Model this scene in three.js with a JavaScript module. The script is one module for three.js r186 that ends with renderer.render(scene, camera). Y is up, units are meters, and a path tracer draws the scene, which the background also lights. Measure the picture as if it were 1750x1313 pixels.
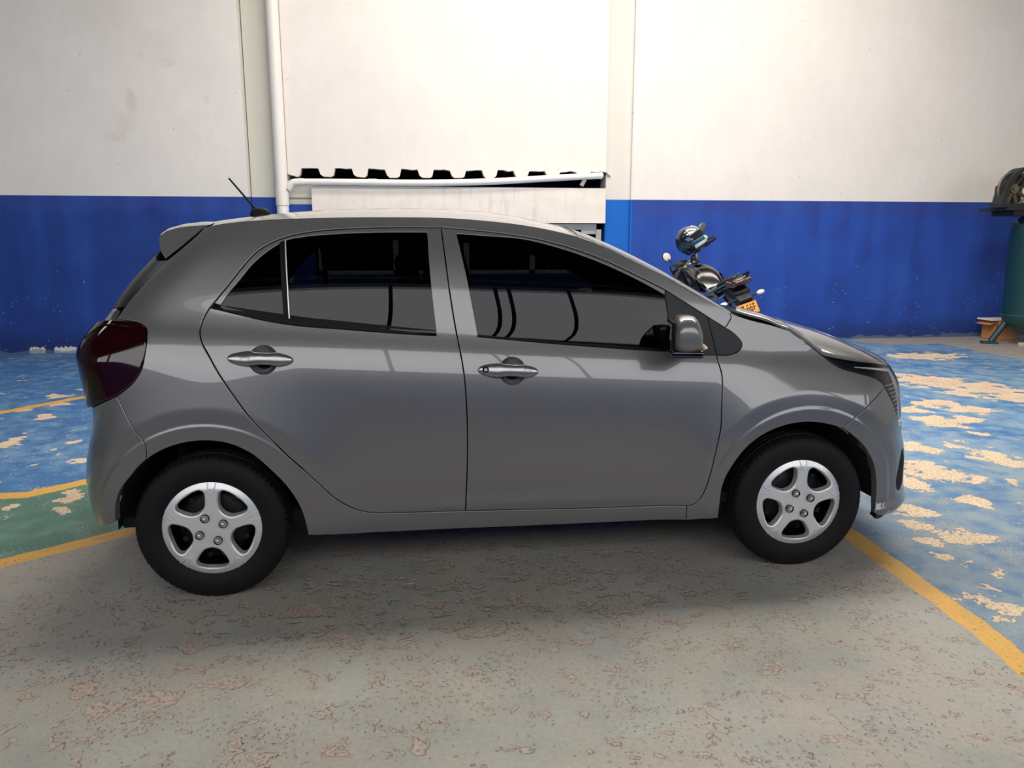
import * as THREE from 'three';
import { RoundedBoxGeometry } from 'three/addons/geometries/RoundedBoxGeometry.js';
import { mergeGeometries, mergeVertices, toCreasedNormals } from 'three/addons/utils/BufferGeometryUtils.js';
import { RectAreaLightUniformsLib } from 'three/addons/lights/RectAreaLightUniformsLib.js';
import { createNoise2D, createNoise3D } from 'simplex-noise';

// ---------------------------------------------------------------- camera, sky, light, exposure
const scene = new THREE.Scene();
const camera = new THREE.PerspectiveCamera(53.67, 1750 / 1313, 0.05, 100);
camera.rotation.order = 'YXZ';
camera.position.set(0, 1.3826, 0);
camera.rotation.set(-0.1866, -0.1332, 0);
scene.add(camera);
scene.background = new THREE.Color(2.7, 2.75, 2.8);
RectAreaLightUniformsLib.init();
const renderer = new THREE.WebGLRenderer({ antialias: true });
renderer.toneMapping = THREE.LinearToneMapping;
renderer.toneMappingExposure = 1.3;
renderer.shadowMap.enabled = true;
renderer.shadowMap.type = THREE.PCFSoftShadowMap;
const WALL_Z = -10.09, BACK_Z = 0.95, LEFT_X = -9.5, RIGHT_X = 11.5, roofAt = (z) => 3.78 + (BACK_Z - z) * 0.255;
// translucent roof sheets: [x, z, width along x, length down the slope, strength, colour]
const SKYLIGHTS = [
  [2.4, -5.0, 7.5, 1.3, 9.5, 0xfffbf4],
  [2.4, -7.7, 8.0, 0.9, 6.0, 0xfff4ea],
  [-6.2, -6.0, 3.0, 1.0, 2.0, 0xf6f8ff],
];

// ---------------------------------------------------------------- helpers
const { clamp, lerp } = THREE.MathUtils, PI = Math.PI, V3 = (x, y, z) => new THREE.Vector3(x, y, z);
let seed = 7;
const rnd = () => { seed = (seed + 0x6d2b79f5) | 0; let t = Math.imul(seed ^ (seed >>> 15), 1 | seed); t = (t + Math.imul(t ^ (t >>> 7), 61 | t)) ^ t; return ((t ^ (t >>> 14)) >>> 0) / 4294967296; };
const n2 = createNoise2D(rnd), n3 = createNoise3D(rnd);
const sm = (t) => { t = clamp(t, 0, 1); return t * t * (3 - 2 * t); };
const fbm = (x, y, o = 4) => { let s = 0, a = 0.5; for (let i = 0; i < o; i++) { s += a * n2(x, y); x = x * 2.03 + 5.7; y = y * 2.03 - 3.1; a *= 0.5; } return s; };
const taken = new Map();
const numbered = (n) => { const k = taken.get(n) ?? 0; taken.set(n, k + 1); return k ? `${n}_${String(k).padStart(3, '0')}` : n; };
const shade = (o) => { o.castShadow = true; o.receiveShadow = true; return o; };
function part(name, geometry, mat, parent = scene, label) {
  const m = shade(new THREE.Mesh(Array.isArray(geometry) ? mergeGeometries(geometry.map((g) => { const q = g.index ? g.toNonIndexed() : g.clone(); for (const k of Object.keys(q.attributes)) if (!['position', 'normal', 'uv'].includes(k)) q.deleteAttribute(k); if (!q.attributes.uv) q.setAttribute('uv', new THREE.BufferAttribute(new Float32Array(q.attributes.position.count * 2), 2)); return q; })) : geometry, mat));
  m.name = parent === scene ? numbered(name) : numbered(name);
  parent.add(m);
  if (label) m.userData.label = label;
  return m;
}
function thing(name, label, category, pos = [0, 0, 0], turn = 0, group) {
  const o = new THREE.Group(); o.name = numbered(name); o.position.set(...pos); o.rotation.y = turn; scene.add(o);
  o.userData = { label, category }; if (group) o.userData.group = group;
  return o;
}
const struct = (name, geometry, mat, parent = scene) => { const m = part(name, geometry, mat, parent); if (parent === scene) m.userData.kind = 'structure'; return m; };
const box = (x0, x1, y0, y1, z0, z1) => { const g = new THREE.BoxGeometry(x1 - x0, y1 - y0, z1 - z0); g.translate((x0 + x1) / 2, (y0 + y1) / 2, (z0 + z1) / 2); return g; };
const rbox = (w, h, d, r, at = [0, 0, 0], rot = [0, 0, 0]) => { const g = new RoundedBoxGeometry(w, h, d, 3, r); g.rotateX(rot[0]); g.rotateY(rot[1]); g.rotateZ(rot[2]); g.translate(...at); return g; };
const tube = (pts, r, seg = 24, rad = 10, closed = false) => new THREE.TubeGeometry(new THREE.CatmullRomCurve3(pts.map((p) => V3(...p)), closed), seg, r, rad, closed);
const rod = (a, b, r, rad = 12, r2 = r) => { const A = V3(...a), B = V3(...b), g = new THREE.CylinderGeometry(r2, r, A.distanceTo(B), rad); g.applyQuaternion(new THREE.Quaternion().setFromUnitVectors(V3(0, 1, 0), B.clone().sub(A).normalize())); g.translate(...A.add(B).multiplyScalar(0.5).toArray()); return g; };
const ball = (x, y, z, rx, ry = rx, rz = rx, s = 20) => { const g = new THREE.SphereGeometry(1, s, Math.round(s * 0.7)); g.scale(rx, ry, rz); g.translate(x, y, z); return g; };
const turned = (pts, seg = 48) => new THREE.LatheGeometry(pts.map((p) => new THREE.Vector2(...p)), seg);
const std = (color, roughness = 0.6, metalness = 0, more = {}) => new THREE.MeshStandardMaterial({ color, roughness, metalness, side: THREE.DoubleSide, ...more });
const phys = (o) => new THREE.MeshPhysicalMaterial({ side: THREE.DoubleSide, ...o });
function texture(w, h, f, srgb = true) {  // f(i, j, out) fills r, g, b in 0..1
  const d = new Uint8Array(w * h * 4), o = [0, 0, 0];
  for (let j = 0, k = 0; j < h; j++) for (let i = 0; i < w; i++, k += 4) { f(i, j, o); for (let c = 0; c < 3; c++) d[k + c] = clamp(o[c], 0, 1) * 255; d[k + 3] = 255; }
  const t = new THREE.DataTexture(d, w, h, THREE.RGBAFormat); t.magFilter = THREE.LinearFilter; t.minFilter = THREE.LinearMipmapLinearFilter; t.generateMipmaps = true;
  if (srgb) t.colorSpace = THREE.SRGBColorSpace; t.needsUpdate = true; return t;
}
// natural cubic spline through [x, y] pairs
function spl(p) {
  const n = p.length, m = new Array(n).fill(0), c = new Array(n).fill(0), d = new Array(n).fill(0);
  for (let i = 1; i < n - 1; i++) {
    const h0 = p[i][0] - p[i - 1][0], h1 = p[i + 1][0] - p[i][0], r = 6 * ((p[i + 1][1] - p[i][1]) / h1 - (p[i][1] - p[i - 1][1]) / h0), w = 2 * (h0 + h1) - h0 * c[i - 1];
    c[i] = h1 / w; d[i] = (r - h0 * d[i - 1]) / w;
  }
  for (let i = n - 2; i > 0; i--) m[i] = d[i] - c[i] * m[i + 1];
  return (x) => {
    let i = 0; while (i < n - 2 && x > p[i + 1][0]) i++;
    const h = p[i + 1][0] - p[i][0], a = (p[i + 1][0] - x) / h, b = 1 - a;
    if (x < p[0][0]) return p[0][1] + (x - p[0][0]) * ((p[1][1] - p[0][1]) / h - (h * m[1]) / 6);
    if (x > p[n - 1][0]) return p[n - 1][1] + (x - p[n - 1][0]) * ((p[n - 1][1] - p[n - 2][1]) / h + (h * m[n - 2]) / 6);
    return a * p[i][1] + b * p[i + 1][1] + (((a * a * a - a) * m[i] + (b * b * b - b) * m[i + 1]) * h * h) / 6;
  };
}
// Catmull-Rom through points (any dimension); a third value of 1 marks a corner
function smooth(pts, step = 0.012, dim = 2) {
  const out = [], n = pts.length;
  for (let i = 0; i < n - 1; i++) {
    const p1 = pts[i], p2 = pts[i + 1], p0 = i > 0 && !p1[dim] ? pts[i - 1] : null, p3 = i < n - 2 && !p2[dim] ? pts[i + 2] : null;
    const D = (a, b) => Math.max(1e-6, Math.hypot(...a.slice(0, dim).map((v, k) => v - b[k])));
    const d1 = D(p1, p2), d0 = p0 ? D(p0, p1) : 0, d2 = p3 ? D(p2, p3) : 0;
    const t1 = [], t2 = [];
    for (let k = 0; k < dim; k++) {
      const s = (p2[k] - p1[k]) / d1, s0 = p0 ? (p1[k] - p0[k]) / d0 : s, s2 = p3 ? (p3[k] - p2[k]) / d2 : s;
      t1[k] = p0 ? (s0 * d1 + s * d0) / (d0 + d1) : s; t2[k] = p3 ? (s2 * d1 + s * d2) / (d1 + d2) : s;
      if (!p0 && p3) t1[k] = 1.5 * s - 0.5 * t2[k];
      if (!p3 && p0) t2[k] = 1.5 * s - 0.5 * t1[k];
    }
    const N = Math.max(1, Math.ceil(d1 / step));
    for (let j = 0; j < N; j++) {
      const u = j / N, u2 = u * u, u3 = u2 * u;
      out.push(Array.from({ length: dim }, (_, k) => (2 * u3 - 3 * u2 + 1) * p1[k] + (u3 - 2 * u2 + u) * d1 * t1[k] + (3 * u2 - 2 * u3) * p2[k] + (u3 - u2) * d1 * t2[k]));
    }
  }
  out.push(pts[n - 1].slice(0, dim));
  return out;
}
function mesher() {  // collects vertices with normals
  const P = [], N = [], U = [], I = [];
  return {
    P, N, I, v(p, n, u = [0, 0]) { P.push(...p); N.push(...n); U.push(...u); return P.length / 3 - 1; }, tri(a, b, c) { I.push(a, b, c); },
    quad(a, b, c, d) { I.push(a, b, c, a, c, d); },
    done() { const g = new THREE.BufferGeometry(); g.setAttribute('position', new THREE.Float32BufferAttribute(P, 3)); g.setAttribute('normal', new THREE.Float32BufferAttribute(N, 3)); g.setAttribute('uv', new THREE.Float32BufferAttribute(U, 2)); g.setIndex(I); return g; },
  };
}
// grid of points f(u, v) with smooth normals
function sheet(nu, nv, f, flip = false) {
  const m = mesher(), e = 1e-3, at = [];
  for (let i = 0; i <= nu; i++) for (let j = 0; j <= nv; j++) {
    const u = i / nu, v = j / nv, p = f(u, v), a = V3(...f(Math.min(1, u + e), v)).sub(V3(...f(Math.max(0, u - e), v))), b = V3(...f(u, Math.min(1, v + e))).sub(V3(...f(u, Math.max(0, v - e))));
    let n = a.cross(b).normalize(); if (!isFinite(n.x) || n.lengthSq() < 0.5) n = V3(0, 1, 0); if (flip) n.negate();
    at.push(m.v(p, n.toArray(), [u, v]));
  }
  for (let i = 0; i < nu; i++) for (let j = 0; j < nv; j++) { const a = at[i * (nv + 1) + j], b = at[(i + 1) * (nv + 1) + j]; flip ? m.quad(a, a + 1, b + 1, b) : m.quad(a, b, b + 1, a + 1); }
  return m.done();
}

// ---------------------------------------------------------------- the car: its outer skin as a half width over the side view
const WB = 1.2, HUB = 0.287, LF = 0.58, NF = 3.0, LR = 0.36, NR = 3.2, SF = 0.5 + 0.5 * NF, SR = 0.5 + 0.5 * NR;
const bodyHalf = spl([[0.14, 0.728], [0.2, 0.748], [0.26, 0.762], [0.32, 0.769], [0.37, 0.773], [0.42, 0.779], [0.5, 0.786], [0.6, 0.7905], [0.7, 0.79], [0.8, 0.7845], [0.86, 0.7755], [0.905, 0.764], [0.945, 0.7505], [0.99, 0.731], [1.05, 0.711], [1.12, 0.6915], [1.2, 0.668], [1.28, 0.641], [1.35, 0.612], [1.42, 0.577], [1.5, 0.522]]), noseX = spl([[0.12, 1.862], [0.19, 1.902], [0.23, 1.919], [0.28, 1.915], [0.36, 1.905], [0.47, 1.889], [0.53, 1.871], [0.6, 1.861], [0.7, 1.849], [0.76, 1.839], [0.81, 1.815], [0.86, 1.78], [0.92, 1.752], [1, 1.742], [1.3, 1.74]]), tailX = spl([[0.16, -1.68], [0.24, -1.722], [0.3, -1.748], [0.36, -1.763], [0.43, -1.768], [0.5, -1.763], [0.58, -1.748], [0.66, -1.726], [0.75, -1.722], [0.9, -1.741], [0.98, -1.738], [1.03, -1.705], [1.08, -1.662], [1.16, -1.609], [1.23, -1.558], [1.3, -1.494], [1.36, -1.434], [1.46, -1.31]]);
const ramp = (t) => { if (t <= 0) return 0; if (t < 0.94) return t * t; const u = Math.min(0.12, t - 0.94); return 0.8836 + 1.88 * u - (u * u * 1.88) / 0.24; };
function half(x, y) {
  let w = bodyHalf(y + 0.065 * x * sm((y - 0.5) / 0.3)) - 0.006 * (x / 1.2) ** 2;
  if (y > 0.95 && x < -0.3) w -= 0.022 * ((-0.3 - x) / 1.1) ** 2 * Math.min(1, (y - 0.95) / 0.45);
  if (y > 0.95 && x > 0.3) w -= 0.02 * ((x - 0.3) / 0.9) ** 2 * Math.min(1, (y - 0.95) / 0.3);
  for (const cx of [-WB, WB]) { const r = Math.hypot(x - cx, y - HUB); w += (cx < 0 ? 0.026 * ramp((0.72 - r) / 0.24) : 0.022 * ramp((0.66 - r) / 0.18)) + 0.0045 * sm((0.431 - r) / 0.02); }
  return w + 0.0045 * Math.exp(-(((y - 0.345) / 0.03) ** 2)) * sm((x + 0.75) / 0.5) * sm((0.8 - x) / 0.3) + 0.03 * Math.exp(-(((y - 0.226) / 0.036) ** 2)) * sm((x - 1.42) / 0.15);
}
// a runs along the body and around its corners, y is the height
function skin(a, y, side = 1) {
  const f0 = noseX(y) - LF, r0 = tailX(y) + LR; let x = a, e = 1;
  const wrap = (s, n) => { if (s <= 0.5) return [s, (1 - s ** n) ** (1 / n)]; const u = Math.min(1, (s - 0.5) / (0.5 * n)), k = 0.5 * (1 - u) ** n; return [1 - k, Math.max(0, 1 - (1 - k) ** n) ** (1 / n)]; };
  if (a > f0) { const [t, q] = wrap((a - f0) / LF, NF); x = f0 + LF * t; e = q; } else if (a < r0) { const [t, q] = wrap((r0 - a) / LR, NR); x = r0 - LR * t; e = q; }
  return [x, y, half(x, y) * e * side];
}
const skinNormal = (a, y, side = 1) => {
  const h = 4e-4, pa = V3(...skin(a + h, y)).sub(V3(...skin(a - h, y))), py = V3(...skin(a, y + h)).sub(V3(...skin(a, y - h))), n = pa.cross(py).normalize();
  if (!isFinite(n.x) || n.lengthSq() < 0.5) n.set(a > 0 ? 1 : -1, 0, 0);
  n.z *= side; return n;
};
const skinAt = (a, y, off, side = 1) => { const p = skin(a, y, side), n = skinNormal(a, y, side); return [p[0] + n.x * off, p[1] + n.y * off, p[2] + n.z * off]; };
const wrapF = (y, f) => [noseX(y) - LF + LF * SF * f, y], wrapR = (y, f) => [tailX(y) + LR - LR * SR * f, y];
// measured outlines of the panels, as [a, y]
const OUTLINE = {
  rear_door_upper: [[-0.291, 1.434], [-0.491, 1.434], [-0.662, 1.428], [-0.774, 1.419], [-0.857, 1.405], [-0.906, 1.391], [-0.950, 1.371], [-0.993, 1.344], [-1.047, 1.286], [-1.100, 1.218], [-1.154, 1.151]],
  rear_door_lower: [[-1.170, 1.131], [-1.183, 1.110], [-1.195, 1.082], [-1.201, 1.045], [-1.192, 1.011], [-1.164, 0.958], [-1.136, 0.905], [-1.090, 0.831], [-1.043, 0.760], [-0.997, 0.698], [-0.951, 0.645], [-0.897, 0.584], [-0.835, 0.518], [-0.784, 0.461], [-0.720, 0.393], [-0.665, 0.352], [-0.607, 0.328], [-0.499, 0.318], [-0.348, 0.315], [-0.219, 0.313]],
  pillar_gap: [[-0.291, 1.434], [-0.279, 1.318], [-0.266, 1.198], [-0.243, 1.032], [-0.231, 0.965], [-0.217, 0.856], [-0.211, 0.759], [-0.209, 0.643], [-0.211, 0.498], [-0.219, 0.313]],
  front_door_top: [[-0.291, 1.434], [-0.207, 1.427], [-0.107, 1.418], [-0.019, 1.407], [0.075, 1.393], [0.147, 1.377], [0.221, 1.357], [0.296, 1.332], [0.367, 1.305], [0.477, 1.254], [0.618, 1.184]],
  sail_top: [[0.618, 1.184], [0.700, 1.132], [0.790, 1.075]],
  sail_split: [[0.790, 1.075], [0.801, 1.016], [0.812, 0.958], [0.816, 0.924]],
  front_door_front: [[0.816, 0.924], [0.823, 0.890], [0.832, 0.848], [0.831, 0.769], [0.827, 0.715], [0.824, 0.642], [0.808, 0.556], [0.790, 0.441], [0.773, 0.367], [0.752, 0.324], [0.729, 0.305], [0.701, 0.298]],
  front_door_bottom: [[0.701, 0.298], [0.273, 0.301], [0.030, 0.307], [-0.219, 0.313]],
  rear_window: [[-1.127, 1.143, 1], [-1.101, 1.184], [-1.062, 1.232], [-1.009, 1.297], [-0.966, 1.335], [-0.922, 1.366], [-0.884, 1.385], [-0.829, 1.396], [-0.718, 1.407], [-0.548, 1.414], [-0.347, 1.415, 1], [-0.340, 1.249], [-0.322, 1.039, 1]],
  rear_window_bottom: [[-0.322, 1.039], [-0.442, 1.047], [-0.610, 1.062], [-0.775, 1.078], [-0.895, 1.094], [-0.992, 1.112], [-1.073, 1.130], [-1.127, 1.143]],
  rear_belt: [[-1.164, 1.134], [-1.073, 1.111], [-0.966, 1.085], [-0.884, 1.070], [-0.665, 1.048], [-0.442, 1.028], [-0.321, 1.019]],
  front_window: [[-0.159, 1.021, 1], [-0.194, 1.232], [-0.231, 1.410, 1], [-0.108, 1.401], [0.037, 1.389], [0.184, 1.353], [0.330, 1.303], [0.476, 1.238], [0.613, 1.165, 1]],
  front_window_front: [[0.613, 1.165], [0.620, 1.104], [0.629, 0.948]],
  front_window_bottom: [[0.629, 0.948], [0.385, 0.971], [0.092, 0.993], [-0.159, 1.021]],
  front_belt: [[-0.161, 1.013], [0.091, 0.986], [0.385, 0.959], [0.632, 0.939]],
  sail_bottom: [[0.632, 0.939], [0.722, 0.927], [0.816, 0.924]],
  sail_front: [[0.816, 0.924], [0.879, 0.924], [0.920, 0.941], [0.933, 0.964], [0.916, 0.991], [0.894, 1.011], [0.864, 1.030]],
  roof_edge: [[-1.208, 1.432], [-1.131, 1.446], [-1.019, 1.458], [-0.910, 1.465], [-0.797, 1.469], [-0.624, 1.473], [-0.414, 1.474], [-0.275, 1.472], [-0.108, 1.461], [0.056, 1.442], [0.175, 1.420], [0.272, 1.395], [0.355, 1.365], [0.436, 1.328], [0.598, 1.246], [0.738, 1.167], [0.821, 1.123], [0.885, 1.090]],
  fender_pillar_joint: [[0.885, 1.090], [0.894, 1.075], [0.882, 1.054], [0.864, 1.030]],
  sail_edge_pillar: [[0.864, 1.030], [0.790, 1.075]],
  sill_joint: [[0.701, 0.298], [0.703, 0.234]],
  sill_bottom: [[0.703, 0.234], [0.441, 0.234], [0.066, 0.235], [-0.246, 0.237], [-0.560, 0.238], [-0.837, 0.251]],
  rear_arch: [[-0.837, 0.251], [-0.842, 0.300], [-0.858, 0.367], [-0.893, 0.443], [-0.962, 0.532], [-1.030, 0.598], [-1.115, 0.640], [-1.192, 0.651], [-1.278, 0.642], [-1.366, 0.609], [-1.405, 0.584]],
  rear_arch_bumper: [[-1.405, 0.584], [-1.427, 0.566], [-1.470, 0.518], [-1.510, 0.470], [-1.541, 0.393], [-1.551, 0.333]],
  quarter_bumper_joint: [[-1.405, 0.584], [-1.402, 0.630], [-1.447, 0.710], [-1.500, 0.819]],
  lamp_front: [[-1.500, 0.819], [-1.426, 0.881], [-1.408, 0.910], [-1.393, 0.973], [-1.388, 1.033], [-1.393, 1.066], [-1.418, 1.082], [-1.461, 1.090], [-1.526, 1.090]],
  quarter_rear_edge: [[-1.526, 1.090], [-1.494, 1.138], [-1.418, 1.226], [-1.381, 1.271], [-1.338, 1.311]],
  quarter_spoiler_joint: [[-1.338, 1.311], [-1.276, 1.361], [-1.229, 1.406], [-1.208, 1.432]],
  fender_top: [[0.885, 1.090], [0.978, 1.060], [1.064, 1.039], [1.146, 1.014]],
  hood_shut: [[1.146, 1.014], [1.207, 0.971], [1.287, 0.909]],
  lamp_lower: [[1.287, 0.909], [1.318, 0.884], [1.344, 0.867], [1.439, 0.836], [1.544, 0.802], [1.573, 0.783], [1.580, 0.768]],
  fender_bumper_joint: [[1.580, 0.768], [1.446, 0.690], [1.349, 0.619]],
  front_arch: [[1.349, 0.619], [1.278, 0.639], [1.203, 0.650], [1.094, 0.639], [1.005, 0.605], [0.930, 0.547], [0.887, 0.488], [0.856, 0.428], [0.843, 0.377], [0.839, 0.308], [0.839, 0.240]],
  fender_bottom: [[0.839, 0.240], [0.703, 0.234]],
  front_arch_bumper: [[1.349, 0.619], [1.410, 0.577], [1.479, 0.511], [1.525, 0.432], [1.550, 0.339], [1.551, 0.265], [1.538, 0.234]],
  fog_slot: [[1.767, 0.476], [1.726, 0.467], [1.699, 0.429], [1.681, 0.329], [1.693, 0.307], [1.714, 0.296], [1.745, 0.306], [1.773, 0.324], [1.785, 0.395], [1.771, 0.452], [1.767, 0.476]],
  lamp_back: [[1.580, 0.768], [1.620, 0.715], [1.669, 0.649], [1.719, 0.576]],
  lamp_top: [[1.287, 0.909], [1.417, 0.884], [1.539, 0.866], [1.700, 0.839]],
};
const CURVES = {};
const curve = (name) => { const back = name[0] === '-', k = back ? name.slice(1) : name; CURVES[k] ??= smooth(OUTLINE[k]); return back ? CURVES[k].slice().reverse() : CURVES[k]; };
// loop(['name', gap], [[[a, y], ...], gap], ...) joins curves to one closed outline of [a, y, gap]
function loop(...segs) {
  const out = [];
  for (const [c, gap] of segs) for (const p of typeof c === 'string' ? curve(c) : smooth(c)) {
    const l = out[out.length - 1];
    if (l && Math.hypot(l[0] - p[0], l[1] - p[1]) < 5e-4) { l[2] = Math.min(l[2], gap); continue; }
    out.push([p[0], p[1], gap]);
  }
  while (out.length > 1 && Math.hypot(out[0][0] - out[out.length - 1][0], out[0][1] - out[out.length - 1][1]) < 5e-4) out.pop();
  return out;
}
const areaOf = (l) => l.reduce((s, p, i) => { const q = l[(i + 1) % l.length]; return s + p[0] * q[1] - q[0] * p[1]; }, 0) / 2;
function shrink(l, extra) {  // every vertex moved inwards by its own gap + extra
  const ccw = areaOf(l) > 0 ? 1 : -1, n = l.length;
  return l.map((p, i) => {
    const a = l[(i + n - 1) % n], b = l[(i + 1) % n], u = [p[0] - a[0], p[1] - a[1]], v = [b[0] - p[0], b[1] - p[1]], lu = Math.hypot(...u) || 1, lv = Math.hypot(...v) || 1;
    let nx = -(u[1] / lu + v[1] / lv) * ccw, ny = (u[0] / lu + v[0] / lv) * ccw; const ln = Math.hypot(nx, ny) || 1, k = Math.min(1.6, 2 / Math.max(0.3, ln)), d = p[2] + (p[2] === 0 ? 0 : extra);
    return [p[0] + (nx / ln) * d * k, p[1] + (ny / ln) * d * k, p[2]];
  });
}
function clipCell(poly, x0, x1, y0, y1) {
  const cut = (pts, k, lim, sgn) => {
    const out = [];
    for (let i = 0; i < pts.length; i++) {
      const p = pts[i], q = pts[(i + 1) % pts.length], a = (p[k] - lim) * sgn, b = (q[k] - lim) * sgn;
      if (a >= 0) out.push(p);
      if ((a > 0 && b < 0) || (a < 0 && b > 0)) { const t = a / (a - b), r = [p[0] + (q[0] - p[0]) * t, p[1] + (q[1] - p[1]) * t]; r[k] = lim; out.push(r); }
    }
    return out;
  };
  return cut(cut(cut(cut(poly, 0, x0, 1), 0, x1, -1), 1, y0, 1), 1, y1, -1);
}
// a body panel: the skin inside an outline, with a small rounded edge and a return flange
function panel(outline, { side = 1, off = 0, depth = 0.018, chamfer = 0.0022, h = 0.01, holes = [], bulge = null, surf = skin, surfN = skinNormal } = {}) {
  const m = mesher();
  const at = (a, y, d) => { const p = surf(a, y, side), n = surfN(a, y, side); let q = d + off; if (bulge) q += bulge(a, y); return [[p[0] + n.x * q, p[1] + n.y * q, p[2] + n.z * q], n]; };
  const bn = (a, y) => { if (!bulge) return surfN(a, y, side).toArray(); const e = 1e-3, u = V3(...at(a + e, y, 0)[0]).sub(V3(...at(a - e, y, 0)[0])), v = V3(...at(a, y + e, 0)[0]).sub(V3(...at(a, y - e, 0)[0])); const n = u.cross(v).normalize(); if (side < 0) n.negate(); return n.toArray(); };
  const inner = shrink(outline, chamfer), edge = shrink(outline, 0);
  let poly = inner.map((p) => [p[0], p[1]]);
  const ccw = areaOf(poly) > 0; if (!ccw) poly.reverse();
  const holeRims = [];
  for (let hole of holes) {
    hole = hole.map((p) => [p[0], p[1]]); if (areaOf(hole) > 0) hole.reverse();
    let best = [1e9, 0, 0]; poly.forEach((p, i) => hole.forEach((q, j) => { const d = Math.hypot(p[0] - q[0], p[1] - q[1]); if (d < best[0]) best = [d, i, j]; }));
    const [, i, j] = best; poly = [...poly.slice(0, i + 1), ...hole.slice(j), ...hole.slice(0, j + 1), ...poly.slice(i)];
    holeRims.push(hole);
  }
  let x0 = 1e9, x1 = -1e9, y0 = 1e9, y1 = -1e9; for (const p of poly) { x0 = Math.min(x0, p[0]); x1 = Math.max(x1, p[0]); y0 = Math.min(y0, p[1]); y1 = Math.max(y1, p[1]); }
  const ox = x0 - 0.0037, oy = y0 - 0.0041, nx = Math.ceil((x1 - ox) / h) + 1, ny = Math.ceil((y1 - oy) / h) + 1, busy = new Uint8Array(nx * ny);
  poly.forEach((p, i) => { const q = poly[(i + 1) % poly.length], k = Math.max(1, Math.ceil(Math.hypot(q[0] - p[0], q[1] - p[1]) / (h * 0.2))); for (let s = 0; s <= k; s++) { const i0 = Math.floor((lerp(p[0], q[0], s / k) - ox) / h), j0 = Math.floor((lerp(p[1], q[1], s / k) - oy) / h); for (let di = -1; di <= 1; di++) for (let dj = -1; dj <= 1; dj++) { const I = i0 + di, J = j0 + dj; if (I >= 0 && J >= 0 && I < nx && J < ny) busy[I * ny + J] = 1; } } });
  const inside = (x, y) => { let c = false; for (let i = 0, j = poly.length - 1; i < poly.length; j = i++) { const a = poly[i], b = poly[j]; if (a[1] > y !== b[1] > y && x < ((b[0] - a[0]) * (y - a[1])) / (b[1] - a[1]) + a[0]) c = !c; } return c; };
  const key = new Map(), vert = (a, y) => { const k = Math.round(a * 1e6) + ',' + Math.round(y * 1e6); let i = key.get(k); if (i === undefined) { i = m.v(at(a, y, 0)[0], bn(a, y), [a, y]); key.set(k, i); } return i; };
  const tri = (a, b, c) => (side > 0 ? m.tri(a, b, c) : m.tri(a, c, b));
  for (let i = 0; i < nx; i++) {
    let state = null;
    for (let j = 0; j < ny; j++) {
      const cx = ox + i * h, cy = oy + j * h;
      if (busy[i * ny + j]) {
        state = null;
        const q = clipCell(poly, cx, cx + h, cy, cy + h), r = [];
        for (const p of q) { const l = r[r.length - 1]; if (!l || Math.hypot(l[0] - p[0], l[1] - p[1]) > 1e-7) r.push(p); }
        if (r.length > 1 && Math.hypot(r[0][0] - r[r.length - 1][0], r[0][1] - r[r.length - 1][1]) < 1e-7) r.pop();
        if (r.length < 3 || Math.abs(areaOf(r)) < 1e-10) continue;
        for (const t of THREE.ShapeUtils.triangulateShape(r.map((p) => new THREE.Vector2(p[0], p[1])), [])) {
          const [A, B, C] = t.map((k) => r[k]); if (Math.abs((B[0] - A[0]) * (C[1] - A[1]) - (C[0] - A[0]) * (B[1] - A[1])) < 1e-12) continue;
          const s = (B[0] - A[0]) * (C[1] - A[1]) - (C[0] - A[0]) * (B[1] - A[1]) > 0; s ? tri(vert(...A), vert(...B), vert(...C)) : tri(vert(...A), vert(...C), vert(...B));
        }
      } else {
        if (state === null) state = inside(cx + h / 2, cy + h / 2);
        if (state) { const a = vert(cx, cy), b = vert(cx + h, cy), c = vert(cx + h, cy + h), d = vert(cx, cy + h); tri(a, b, c); tri(a, c, d); }
      }
    }
  }
  // rim
  const n = inner.length, rows = [];
  for (let i = 0; i < n; i++) {
    const p = inner[i], q = edge[i], c = p[2] === 0 ? 0 : chamfer, [P0, N0] = at(p[0], p[1], 0), [P1] = at(q[0], q[1], -c), [P2] = at(q[0], q[1], -depth);
    let o = V3(...P1).sub(V3(...P0)); o.addScaledVector(N0, -o.dot(N0)); if (o.lengthSq() < 1e-12) { const a = inner[(i + n - 1) % n], b = inner[(i + 1) % n]; o = V3(...at(b[0], b[1], 0)[0]).sub(V3(...at(a[0], a[1], 0)[0])).cross(N0).multiplyScalar((ccw ? 1 : -1) * side); } o.normalize();
    const mid = N0.clone().add(o).normalize();
    rows.push([m.v(P0, bn(p[0], p[1])), m.v(P1, mid.toArray()), m.v(P1, o.toArray()), m.v(P2, o.toArray())]);
  }
  const flip = ccw === side > 0;
  for (let i = 0; i < n; i++) { const a = rows[i], b = rows[(i + 1) % n]; for (const [s, t] of [[0, 1], [2, 3]]) flip ? m.quad(a[s], a[t], b[t], b[s]) : m.quad(a[s], b[s], b[t], a[t]); }
  return m.done();
}
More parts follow.
